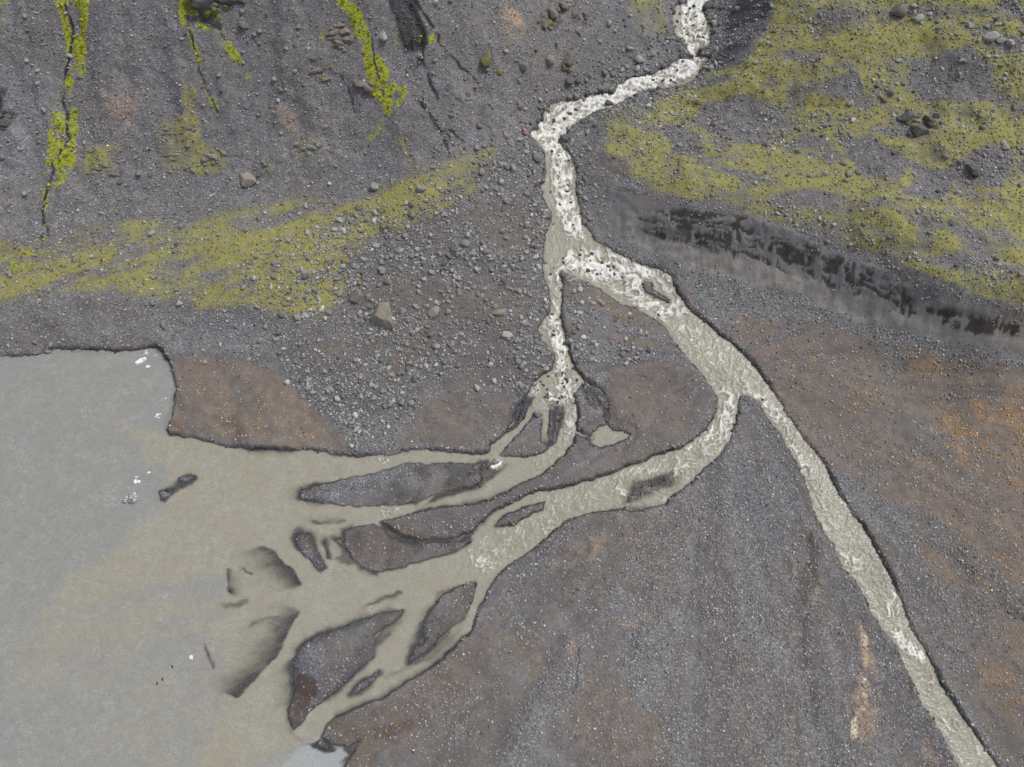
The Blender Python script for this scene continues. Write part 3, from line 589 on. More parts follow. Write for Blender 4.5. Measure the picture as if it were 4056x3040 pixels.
# ----------------------------------------------------------------- mesh building with wide outskirts
def pad(a):
    return np.pad(a.reshape(shape), 10, mode='edge')
far = np.cumsum(2.0 * 1.75 ** np.arange(10))
gx = np.pad(GX, 10, mode='edge'); gy = np.pad(GY, 10, mode='edge')
for i in range(10):
    gx[:, 9 - i] -= far[i]; gx[:, -10 + i] += far[i]
    gy[9 - i, :] += far[i]; gy[-10 + i, :] -= far[i]
PS = gx.shape

def grid_faces(nr, nc, mask=None):
    idx = np.arange(nr * nc).reshape(nr, nc)
    a, b, c, d = idx[1:, :-1], idx[1:, 1:], idx[:-1, 1:], idx[:-1, :-1]
    f = np.stack([a, b, c, d], -1).reshape(-1, 4)
    if mask is not None: f = f[mask.ravel()]
    return f

def build_mesh(name, co, faces, attrs):
    used = np.unique(faces)
    remap = np.full(len(co), -1, np.int64); remap[used] = np.arange(len(used))
    co = co[used]; faces = remap[faces]
    me = bpy.data.meshes.new(name)
    me.vertices.add(len(co)); me.vertices.foreach_set('co', np.ascontiguousarray(co, np.float32).ravel())
    nf = len(faces)
    me.loops.add(nf * 4); me.loops.foreach_set('vertex_index', faces.astype(np.int32).ravel())
    me.polygons.add(nf); me.polygons.foreach_set('loop_start', np.arange(0, nf * 4, 4, dtype=np.int32))
    me.polygons.foreach_set('use_smooth', np.ones(nf, bool))
    me.update(calc_edges=True)
    for k, val in attrs.items():
        val = val[used]
        if val.ndim == 2:
            at = me.attributes.new(k, 'FLOAT_COLOR', 'POINT')
            rgba = np.ones((len(used), 4), np.float32); rgba[:, :3] = val
            at.data.foreach_set('color', rgba.ravel())
        else:
            at = me.attributes.new(k, 'FLOAT', 'POINT')
            at.data.foreach_set('value', val.astype(np.float32))
    me.validate()
    return me

def link(o):
    S.collection.objects.link(o); return o

# ----------------------------------------------------------------- material helpers
class N:
    def __init__(s, name):
        s.m = bpy.data.materials.new(name); s.m.use_nodes = True
        s.t = s.m.node_tree; s.t.nodes.clear()
        s.out = s.t.nodes.new('ShaderNodeOutputMaterial')
    def n(s, typ, **kw):
        nd = s.t.nodes.new(typ)
        for k, v in kw.items():
            if k.startswith('i_'):
                key = k[2:]
                nd.inputs[int(key) if key.isdigit() else key.replace('_', ' ')].default_value = v
            else: setattr(nd, k, v)
        return nd
    def l(s, a, b): s.t.links.new(a, b)
    def attr(s, name, typ='GEOMETRY'):
        return s.n('ShaderNodeAttribute', attribute_name=name, attribute_type=typ)
    def math(s, op, a, b=None, c=None, clamp=False):
        nd = s.n('ShaderNodeMath', operation=op, use_clamp=clamp)
        for i, v in enumerate((a, b, c)):
            if v is None: continue
            if isinstance(v, (int, float)): nd.inputs[i].default_value = v
            else: s.l(v, nd.inputs[i])
        return nd.outputs[0]
    def mix(s, f, a, b, blend='MIX'):
        nd = s.n('ShaderNodeMix', data_type='RGBA', blend_type=blend)
        for sock, v in ((nd.inputs[0], f), (nd.inputs[6], a), (nd.inputs[7], b)):
            if isinstance(v, (int, float)): sock.default_value = v
            elif isinstance(v, tuple): sock.default_value = (*v, 1) if len(v) == 3 else v
            else: s.l(v, sock)
        return nd.outputs[2]
    def rng(s, v, a, b, c=0., d=1., smooth=False):
        nd = s.n('ShaderNodeMapRange', interpolation_type='SMOOTHSTEP' if smooth else 'LINEAR')
        s.l(v, nd.inputs[0])
        for i, q in enumerate((a, b, c, d)):
            if isinstance(q, (int, float)): nd.inputs[i + 1].default_value = q
            else: s.l(q, nd.inputs[i + 1])
        return nd.outputs[0]
    def noise(s, vec, scale, detail=4, rough=.55, dist=0.):
        nd = s.n('ShaderNodeTexNoise'); nd.inputs['Scale'].default_value = scale; nd.inputs['Detail'].default_value = detail
        nd.inputs['Roughness'].default_value = rough; nd.inputs['Distortion'].default_value = dist
        s.l(vec, nd.inputs['Vector']); return nd.outputs[0]
    def vor(s, vec, scale, feature='F1', rnd=1.0):
        nd = s.n('ShaderNodeTexVoronoi', feature=feature); nd.inputs['Scale'].default_value = scale
        nd.inputs['Randomness'].default_value = rnd
        s.l(vec, nd.inputs['Vector']); return nd
    def bump(s, h, strength, dist, normal=None):
        nd = s.n('ShaderNodeBump'); nd.inputs['Strength'].default_value = strength; nd.inputs['Distance'].default_value = dist
        s.l(h, nd.inputs['Height'])
        if normal is not None: s.l(normal, nd.inputs['Normal'])
        return nd.outputs[0]

def ground_material():
    m = N('ground_gravel')
    pos = m.n('ShaderNodeNewGeometry').outputs['Position']
    c = m.attr('col').outputs['Color']; moss = m.attr('moss').outputs['Fac']; bri = m.attr('bri').outputs['Fac']
    wet_ = m.attr('wet').outputs['Fac']; grv = m.attr('gravel').outputs['Fac']
    n_lo = m.noise(pos, .9, 5); n_hi = m.noise(pos, 6, 5, .65)
    base = m.mix(1.0, c, m.mix(m.rng(n_lo, .3, .7), (.84, .84, .85), (1.16, 1.15, 1.13)), 'MULTIPLY')
    base = m.mix(1.0, base, m.mix(m.rng(n_hi, .3, .7), (.86, .86, .86), (1.14, 1.14, 1.14)), 'MULTIPLY')
    # pebbles too small to be separate stones
    v1 = m.vor(pos, 5.2); v2 = m.vor(pos, 9.5)
    sep1 = m.n('ShaderNodeSeparateColor'); m.l(v1.outputs['Color'], sep1.inputs[0])
    sep2 = m.n('ShaderNodeSeparateColor'); m.l(v2.outputs['Color'], sep2.inputs[0])
    b1 = m.math('POWER', sep1.outputs[0], 2.6)
    b2 = m.math('POWER', sep2.outputs[1], 2.0)
    pk = m.math('ADD', m.math('MULTIPLY', b1, .6), m.math('MULTIPLY', b2, .5))
    body = m.rng(v1.outputs['Distance'], .25, .75, 1., .25)
    val = m.math('MULTIPLY', pk, body)
    mul = m.rng(val, 0, .75, .74, 1.95)
    gs = m.math('MULTIPLY', grv, .95)
    mulc = m.n('ShaderNodeCombineColor')
    for i in range(3): m.l(mul, mulc.inputs[i])
    base = m.mix(1.0, base, (1.17, 1.15, 1.14), 'MULTIPLY')
    base = m.mix(gs, base, m.mix(1.0, base, mulc.outputs[0], 'MULTIPLY'))
    # moss
    nm = m.noise(pos, 2.6, 6, .72, .8); nf = m.noise(pos, 9, 4, .75)
    nmix = m.math('ADD', m.math('MULTIPLY', nm, .5), m.math('MULTIPLY', nf, .5))
    thr = m.math('SUBTRACT', .73, m.math('MULTIPLY', moss, .50))
    mm = m.rng(nmix, m.math('SUBTRACT', thr, .10), m.math('ADD', thr, .16), 0, 1)
    mosscol = m.mix(m.rng(m.noise(pos, 1.1, 4), .35, .65), (.210, .200, .055), (.335, .315, .065))
    mosscol = m.mix(m.rng(nf, .35, .68), mosscol, (.43, .41, .095))
    poke = m.rng(val, .22, .40)
    mm = m.math('MULTIPLY', mm, m.math('SUBTRACT', 1., m.math('MULTIPLY', poke, .6)))
    base = m.mix(m.math('MULTIPLY', mm, .80), base, mosscol)
    thb = m.math('SUBTRACT', .76, m.math('MULTIPLY', bri, .48))
    mb = m.rng(nmix, m.math('SUBTRACT', thb, .04), m.math('ADD', thb, .05), 0, 1)
    bricol = m.mix(m.rng(m.noise(pos, 2.2, 4), .38, .62), (.33, .30, .025), (.28, .36, .025))
    bricol = m.mix(m.rng(nf, .42, .72), bricol, (.52, .58, .05))
    bricol = m.mix(m.rng(m.noise(pos, 3.4, 5, .7, .5), .50, .36), bricol, (.085, .090, .030))
    base = m.mix(m.math('MULTIPLY', mb, .95), base, bricol)
    base = m.mix(1.0, base, m.mix(wet_, (1., 1., 1.), (.31, .315, .365)), 'MULTIPLY')  # wet ground darkens; its blue cast is skylight painted into the tint
    bs = m.n('ShaderNodeBsdfPrincipled')
    m.l(base, bs.inputs['Base Color'])
    m.l(m.rng(wet_, 0, 1, .95, .45), bs.inputs['Roughness'])
    bs.inputs['Specular IOR Level'].default_value = .25
    h = m.math('ADD', m.math('MULTIPLY', body, grv), m.math('MULTIPLY', m.math('ADD', n_hi, m.math('MULTIPLY', mm, .6)), .9))
    nrm = m.bump(h, .7, .08)
    m.l(nrm, bs.inputs['Normal']); m.l(bs.outputs[0], m.out.inputs[0])
    return m.m

def water_material():
    m = N('silty_glacial_water')
    pos = m.n('ShaderNodeNewGeometry').outputs['Position']
    dep = m.attr('depth').outputs['Fac']; plume = m.attr('plume').outputs['Fac']; foam = m.attr('foam').outputs['Fac']
    lake = m.attr('still').outputs['Fac']
    n1 = m.noise(pos, .30, 7, .66, 1.2)
    pl = m.rng(m.math('ADD', plume, m.math('MULTIPLY', m.math('SUBTRACT', n1, .5), 1.0)), .12, .88, 0, 1, True)
    n2 = m.noise(pos, 1.3, 4, .6, .8)
    silt_c = m.mix(m.rng(n2, .3, .7), (.315, .296, .240), (.362, .343, .286))
    lake_c = m.mix(m.rng(n2, .3, .7), (.270, .273, .265), (.312, .315, .304))
    lake_c = m.mix(lake, lake_c, (.36, .385, .39))
    colr = m.mix(pl, lake_c, silt_c)
    # small crests paler: river foam flecks, and sky glints painted into the colour
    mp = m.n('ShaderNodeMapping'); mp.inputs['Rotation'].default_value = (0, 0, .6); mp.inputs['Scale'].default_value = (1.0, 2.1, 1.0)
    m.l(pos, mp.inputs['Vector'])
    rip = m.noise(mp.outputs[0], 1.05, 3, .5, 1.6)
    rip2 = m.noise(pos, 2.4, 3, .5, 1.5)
    # foam: strands drawn out along the current
    f1 = m.noise(pos, .42, 4, .55, .8); f2 = m.noise(pos, 2.2, 4, .6, 1.0)
    fpat = m.attr('fpat').outputs['Fac']
    fm = m.math('ADD', fpat, m.math('MULTIPLY', m.math('SUBTRACT', f2, .5), .35))
    th = m.math('SUBTRACT', 1.02, m.math('MULTIPLY', foam, .72))
    fa = m.rng(fm, m.math('SUBTRACT', th, .10), m.math('ADD', th, .30), 0, 1)
    fa = m.math('MULTIPLY', fa, m.rng(foam, .01, .08))
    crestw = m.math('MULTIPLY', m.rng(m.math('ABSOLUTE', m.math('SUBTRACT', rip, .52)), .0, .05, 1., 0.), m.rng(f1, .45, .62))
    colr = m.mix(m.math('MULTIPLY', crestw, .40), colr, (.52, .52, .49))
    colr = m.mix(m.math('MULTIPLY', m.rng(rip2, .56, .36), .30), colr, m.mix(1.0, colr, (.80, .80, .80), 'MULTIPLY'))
    colr = m.mix(m.math('MULTIPLY', fa, .97), colr, (.86, .855, .82))
    bs = m.n('ShaderNodeBsdfPrincipled'); m.l(colr, bs.inputs['Base Color'])
    bs.inputs['IOR'].default_value = 1.33
    m.l(m.rng(fa, 0, 1, .14, .7), bs.inputs['Roughness'])
    h = m.math('ADD', m.math('MULTIPLY', rip, .8), m.math('MULTIPLY', rip2, .35))
    h = m.math('ADD', h, m.math('MULTIPLY', m.math('MULTIPLY', fm, foam), 1.6))
    m.l(m.bump(h, .8, .11), bs.inputs['Normal'])
    # turbid water hides the bed within a few centimetres to decimetres
    opa = m.math('SUBTRACT', 1., m.math('POWER', 2.718, m.math('MULTIPLY', dep, -8.)))
    opa = m.math('MAXIMUM', opa, fa)
    tr_ = m.n('ShaderNodeBsdfTransparent'); mx = m.n('ShaderNodeMixShader')
    m.l(opa, mx.inputs[0]); m.l(tr_.outputs[0], mx.inputs[1]); m.l(bs.outputs[0], mx.inputs[2])
    m.l(mx.outputs[0], m.out.inputs[0])
    return m.m

MAT_G = ground_material(); MAT_W = water_material()
co = np.stack([gx.ravel(), gy.ravel(), pad(H).ravel()], 1)
colp = np.stack([pad(col[:, i]).ravel() for i in range(3)], 1)
me = build_mesh('ground', co, grid_faces(*PS), {'col': colp, 'moss': pad(MOSS).ravel(), 'bri': pad(BRI).ravel(), 'wet': pad(wet).ravel(), 'gravel': pad(gravel).ravel()})
me.materials.append(MAT_G)
g = link(bpy.data.objects.new('ground', me)); g['kind'] = 'structure'; g['label'] = 'grey gravel outwash plain rising to mossy scree slopes'

# ----------------------------------------------------------------- water surfaces
FOAM = np.zeros(NPT)
def foam_line(pts, wid, edge, a):
    global FOAM
    FOAM = np.maximum(FOAM, a * line(pts, wid, edge))
def foam_poly(poly, edge, a):
    global FOAM
    FOAM = np.maximum(FOAM, a * soft(poly, edge))
FOAM = np.maximum(FOAM, .22 * (U > 1150))
foam_line(P('D', 1500, -300, 1505, 0, 1495, 60, 1505, 110, 1480, 140, 1420, 165, 1350, 190, 1270, 225), 26, 14, 1.0)
foam_line(P('D', 1270, 225, 1215, 255, 1180, 280, 1205, 320), 26, 10, .9)
foam_line(P('D', 1205, 320, 1215, 370, 1210, 400, 1220, 450, 1240, 500), 21, 14, .86)
foam_line(P('D', 1250, 560, 1300, 580, 1340, 600, 1390, 640, 1430, 665), 28, 16, .95)
foam_line(P('D', 1300, 545, 1360, 570, 1410, 590, 1440, 620, 1465, 650, 1475, 670), 16, 9, .85)
foam_line(P('D', 1470, 680, 1490, 720, 1500, 740), 10, 8, .6)
foam_line(P('D', 1212, 590, 1210, 620, 1203, 650), 10, 8, .75)
foam_line(P('D', 1200, 655, 1205, 680), 8, 6, .65)
foam_line(P('D', 1175, 700, 1195, 690, 1200, 720, 1210, 750, 1210, 790, 1215, 820), 14, 10, .88)
foam_line(P('D', 1190, 880, 1195, 860, 1230, 830, 1240, 850, 1225, 870), 14, 10, .75)
foam_line(P('D', 1160, 830, 1150, 845), 8, 6, .7)
foam_line(P('D', 1225, 860, 1232, 900, 1225, 940), 10, 10, .6)
foam_line(P('D', 1540, 800, 1590, 840, 1620, 850), 24, 16, .45)
foam_line(P('D', 1545, 850, 1580, 870, 1560, 920, 1540, 950, 1500, 980, 1460, 1010), 20, 14, .68)
foam_line(P('D', 1460, 985, 1380, 1020, 1330, 1050), 16, 18, .48)
foam_line(P('D', 1330, 1020, 1200, 1100, 1100, 1170, 1040, 1210), 30, 20, .36)
foam_line(P('D', 1640, 860, 1680, 900, 1700, 950, 1730, 1000), 11, 9, .72)
foam_line(P('D', 1745, 1020, 1770, 1060, 1780, 1100), 9, 9, .52)
foam_line(P('D', 1830, 1200, 1890, 1230, 1910, 1280, 1930, 1310), 20, 14, .55)
foam_line(P('D', 1935, 1370, 1960, 1400, 1985, 1420), 14, 9, .85)
foam_line(P('D', 1990, 1430, 2020, 1480), 10, 9, .45)
foam_line(P('D', 2045, 1555, 2060, 1575), 10, 8, .65)
foam_line(P('D', 1055, 985, 1050, 1000, 1075, 1000), 9, 8, .7)
foam_line(P('D', 810, 995, 830, 990), 6, 6, .5)
foam_line(P('D', 830, 1110, 860, 1105), 8, 8, .5)
FOAM = FOAM * sstep(0, lerp(9, 4, V < 420), WS) * (WS_main > 0)
FOAM = np.where(WS > 0, FOAM, 0)
FS = np.zeros(NPT); FD = np.full(NPT, 1e6); FSG = np.zeros(NPT)
for q, pts in enumerate((P('D', 1505, -100, 1500, 0, 1492, 60, 1502, 110, 1470, 145, 1420, 165, 1350, 190, 1270, 228, 1205, 255, 1175, 285, 1200, 320, 1212, 370, 1212, 420, 1225, 480, 1250, 540, 1310, 575, 1370, 605, 1440, 660, 1500, 740, 1560, 810, 1590, 850, 1575, 900, 1545, 950, 1490, 990, 1400, 1035, 1300, 1065, 1200, 1110, 1100, 1180, 1020, 1215, 900, 1260),
                         P('D', 1590, 850, 1660, 890, 1720, 980, 1770, 1070, 1830, 1190, 1900, 1300, 1970, 1410, 2050, 1550, 2130, 1680),
                         P('D', 1225, 520, 1207, 600, 1200, 680, 1185, 700, 1205, 750, 1212, 800, 1205, 850, 1225, 890, 1230, 940, 1200, 990, 1100, 1040))):
    cum = 3000. * q
    for (x1, y1), (x2, y2) in zip(pts[:-1], pts[1:]):
        L_ = math.hypot(x2 - x1, y2 - y1)
        t_ = ((U - x1) * (x2 - x1) + (V - y1) * (y2 - y1)) / L_
        tc_ = np.clip(t_, 0, L_)
        d_ = np.hypot(U - x1 - tc_ * (x2 - x1) / L_, V - y1 - tc_ * (y2 - y1) / L_)
        c_ = (x2 - x1) * (V - y1) - (y2 - y1) * (U - x1)
        m_ = d_ < FD
        FD = np.where(m_, d_, FD); FS = np.where(m_, cum + t_, FS); FSG = np.where(m_, np.sign(c_) * d_, FSG)
        cum += L_
fw = fbm(X, Y, 2.2, 3, 134) - .5; fw2 = fbm(X, Y, 1.1, 3, 135) - .5
fs_ = FS + .55 * FD + 26 * fw; fd_ = FSG + 14 * fw2
def ridged(n_, k): return np.clip(1 - np.abs(n_ - .5) * k, 0, 1)
r1 = ridged(fbm(fs_ * .75, fd_, 9., 3, 136), 6.); r2 = ridged(fbm(fs_ * .8 + 300, fd_, 17., 3, 137), 8.)
FPAT = np.clip(.50 * np.maximum(r1, r2) + .32 * r1 * r2 + .55 * (fbm(fs_ * .5, fd_, 30., 3, 138) - .22), 0, 1.1)

PLUME = np.maximum.reduce([
 sstep(-30, 30, sdpoly(P('T21', 2300, 1100, 1300, 1150, 1060, 1150, 950, 1120, 800, 1090, 840, 1170, 920, 1220, 870, 1290, 900, 1330, 960, 1340, 1040, 1320, 1045, 1430, 1040, 1560, 1010, 1620,
   'T31', 1000, 50, 900, 120, 820, 190, 760, 260, 640, 340, 550, 420, 420, 440, 390, 520, 330, 600, 420, 660, 620, 630, 800, 570, 1000, 520, 1200, 480, 1420, 470, 1440, 560, 1250, 620, 1220, 680, 1440, 680, 1250, 760, 950, 830, 720, 870, 900, 880, 1200, 820, 1330, 860, 1380, 950, 1440, 1200, 1350, 1380, 1290, 1480, 1200, 1658, 1150, 1800, 1450, 1800, 1600, 1640, 1800, 1560, 2000, 1450, 2300, 1300), 32)),
 .62 * soft(P('T31', 400, 500, 600, 640, 1000, 560, 1300, 600, 1200, 760, 800, 900, 500, 1000, 200, 1000, 60, 880, 240, 640), 40),
 .45 * soft(P('T31', -100, 700, 250, 620, 900, 800, 1250, 900, 1300, 1250, 1100, 1500, 800, 1400, 500, 1250, 0, 1300), 60),
 .55 * soft(P('T21', 500, 1000, 620, 1090, 800, 1150, 840, 1090, 880, 1000, 760, 1060, 640, 1040), 14),
 .42 * sstep(1080, 1350, V) * sstep(-200, 300, U), .15 * np.ones(NPT),
 sstep(650, 720, U)])
CLEAR = soft(P('S3', 300, 1350, 700, 1100, 1000, 880, 1300, 1000, 1800, 1000, 1700, 1300, 1400, 2300, -400, 2300), 8)
PLUME = PLUME * (1 - CLEAR)
STILL = CLEAR
# water stands in its channel; rapids heave
Wz = B.copy()
Wz = Wz + FOAM * .35 * (FPAT - .45) + FOAM * .3 * (fbm(X, Y, 1.5, 4, 132) - .5)
wdep = np.where(WS > 0, np.maximum(Wz - H, 0), 0)
wcell = lambda a: a[1:, :-1] | a[1:, 1:] | a[:-1, 1:] | a[:-1, :-1]
wm = pad((WS > -1.5).astype(float)) > .5
pdm = pad(((PD > -1.5) & (WS_main < -4)).astype(float)) > .5
lk = pad((U < 620 + 30 * (w1 * 2)).astype(float)) > .5
cells = wcell(wm & ~pdm)
lakecell = lk[1:, :-1] & cells
attrs = {'depth': pad(wdep).ravel(), 'plume': pad(PLUME).ravel(), 'foam': pad(FOAM).ravel(), 'fpat': pad(FPAT).ravel(), 'still': pad(STILL).ravel()}
wco = np.stack([gx.ravel(), gy.ravel(), pad(Wz).ravel()], 1)
for nm, msk, lab in (('lake', lakecell, 'calm grey silty glacial lake'), ('river', cells & ~lakecell, 'braided silty river with white rapids'), ('pond', wcell(pdm), 'small beige pond on the gravel tongue')):
    me = build_mesh(nm, wco, grid_faces(*PS, msk), attrs); me.materials.append(MAT_W)
    o = link(bpy.data.objects.new(nm, me)); o['kind'] = 'structure'; o['label'] = lab

# ----------------------------------------------------------------- stones
def rock_mesh(name, seed, sub, planes=0, lump=.22, mat=None, flat=False):
    r_ = random.Random(seed)
    bm = bmesh.new(); bmesh.ops.create_icosphere(bm, subdivisions=sub, radius=1.0)
    off = Vector((r_.uniform(-50, 50), r_.uniform(-50, 50), r_.uniform(-50, 50)))
    pl = []
    for _ in range(planes):
        nrm = Vector((r_.gauss(0, 1), r_.gauss(0, 1), r_.gauss(0, .8))).normalized()
        pl.append((nrm, r_.uniform(.52, .82)))
    for v in bm.verts:
        p = v.co.copy()
        k = 1 + lump * mnoise.noise(p * 1.1 + off) * 1.6 + lump * .45 * mnoise.noise(p * 2.7 + off)
        p = p * k
        for nrm, d in pl:
            e = p.dot(nrm) - d
            if e > 0: p -= nrm * e * .92
        if planes: p += p.normalized() * .05 * mnoise.noise(p * 5 + off)
        v.co = p
    mx_ = [max(abs(v.co[i]) for v in bm.verts) for i in range(3)]
    for v in bm.verts:
        for i in range(3): v.co[i] /= mx_[i]
    me = bpy.data.meshes.new(name); bm.to_mesh(me); bm.free()
    me.polygons.foreach_set('use_smooth', np.full(len(me.polygons), not flat, bool))
    if mat: me.materials.append(mat)
    return me

def rock_material(name, instanced):
    m = N(name)
    tc = m.n('ShaderNodeTexCoord'); geo = m.n('ShaderNodeNewGeometry')
    if instanced:
        c = m.attr('tint', 'INSTANCER').outputs['Color']
    else:
        c = m.n('ShaderNodeObjectInfo').outputs['Color']
    pos = geo.outputs['Position']
    a = m.noise(pos, 3.0, 5, .6); b = m.noise(pos, 14, 4, .65)
    col_ = m.mix(1.0, c, m.mix(m.rng(a, .3, .7), (.80, .80, .80), (1.18, 1.17, 1.15)), 'MULTIPLY')
    col_ = m.mix(1.0, col_, m.mix(m.rng(b, .3, .72), (.84, .84, .84), (1.20, 1.20, 1.19)), 'MULTIPLY')
    if not instanced:
        crack = m.vor(pos, 1.1, 'DISTANCE_TO_EDGE').outputs['Distance']
        ck = m.rng(crack, 0, .05, .55, 1.)
        cc = m.n('ShaderNodeCombineColor')
        for i in range(3): m.l(ck, cc.inputs[i])
        col_ = m.mix(.55, col_, m.mix(1.0, col_, cc.outputs[0], 'MULTIPLY'))
        al = m.n('ShaderNodeObjectInfo').outputs['Alpha']          # 1 = bare, lower = mossy
        mo = m.rng(m.math('ADD', m.noise(pos, 2.2, 5, .65), m.math('MULTIPLY', m.math('SUBTRACT', 1., al), .5)), .62, .70)
        col_ = m.mix(m.math('MULTIPLY', mo, m.rng(al, .97, .9)), col_, (.20, .19, .05))
    bs = m.n('ShaderNodeBsdfPrincipled'); m.l(col_, bs.inputs['Base Color']); bs.inputs['Roughness'].default_value = .85
    bs.inputs['Specular IOR Level'].default_value = .3
    m.l(m.bump(m.math('ADD', a, m.math('MULTIPLY', b, .5)), .7, .08), bs.inputs['Normal'])
    m.l(bs.outputs[0], m.out.inputs[0])
    return m.m
MAT_R = rock_material('boulder_rock', False); MAT_S = rock_material('cobble_rock', True)

# lookup from a photo pixel to the ground it shows
Hu, Hv, _ = project(X, Y, H)
CELL = 4.0
lw, lh = int(2600 / CELL), int(2000 / CELL)
look = np.full((lh, lw), -1, np.int64)
ii = ((Hv + 150) / CELL).astype(int); jj = ((Hu + 150) / CELL).astype(int)
ok = (ii >= 0) & (ii < lh) & (jj >= 0) & (jj < lw)
look[ii[ok], jj[ok]] = np.nonzero(ok)[0]
def ground_at(u, v):
    i, j = int((v + 150) / CELL), int((u + 150) / CELL)
    for rad in (1, 3, 8, 20, 60):
        best = None
        for a in range(max(i - rad, 0), min(i + rad + 1, lh)):
            for b in range(max(j - rad, 0), min(j + rad + 1, lw)):
                k = look[a, b]
                if k >= 0:
                    d = (Hu[k] - u) ** 2 + (Hv[k] - v) ** 2
                    if best is None or d < best[0]: best = (d, k)
        if best: return best[1]

ROUND = [rock_mesh('boulder_round', 100 + i, 3, 3, .20, MAT_R) for i in range(7)]
ANG = [rock_mesh('boulder_angular', 200 + i, 4, 11, .30, MAT_R, False) for i in range(6)]
brnd = random.Random(3)
GREY, DARK, TAN, PALE, BROWN, RED, WHITE = (.235, .232, .225), (.085, .086, .088), (.30, .275, .240), (.37, .37, .36), (.215, .190, .170), (.27, .20, .175), (.55, .55, .54)
KC = {'g': GREY, 'd': DARK, 't': TAN, 'p': PALE, 'b': BROWN, 'r': RED, 'w': WHITE, 'm': (.22, .205, .17), 'n': (.125, .125, .126)}

def place_rock(t, x, y, w_, h_, k, label, group=None, name='boulder', ang=False, mesh=None, cat='boulder', tall=None, parent=None, sink=.30):
    (u, v), s = P(t, x, y)[0], tscale(t)
    i = ground_at(u, v)
    mpp = DEP[i] / FPX
    a, b = w_ * s * mpp / 2, h_ * s * mpp / 2
    slope = 1.0
    zz = (min(a, b) * brnd.uniform(.7, .95)) if tall is None else tall * min(a, b)
    b2 = b * 1.08
    o = bpy.data.objects.new(name, mesh or brnd.choice(ANG if ang else ROUND))
    base_z = H[i] if WS[i] <= 0 else max(H[i], Wz[i] - .55 * zz)
    rot = brnd.choice([0, math.pi]) + brnd.uniform(-.25, .25)
    o.rotation_euler = (brnd.uniform(-.12, .12), brnd.uniform(-.12, .12), rot)
    o.scale = (a, b2, zz)
    o.location = (X[i], Y[i], base_z + zz * (1 - 2 * sink) * .55)
    j = brnd.uniform(.88, 1.14)
    c = KC[k]
    o.color = (c[0] * j, c[1] * j, c[2] * j, .62 if k == 'm' else 1.0)
    link(o)
    if parent is not None:
        o.parent = parent; o.matrix_parent_inverse = parent.matrix_world.inverted()
    else:
        o['label'] = label; o['category'] = cat
        if group: o['group'] = group
    return o

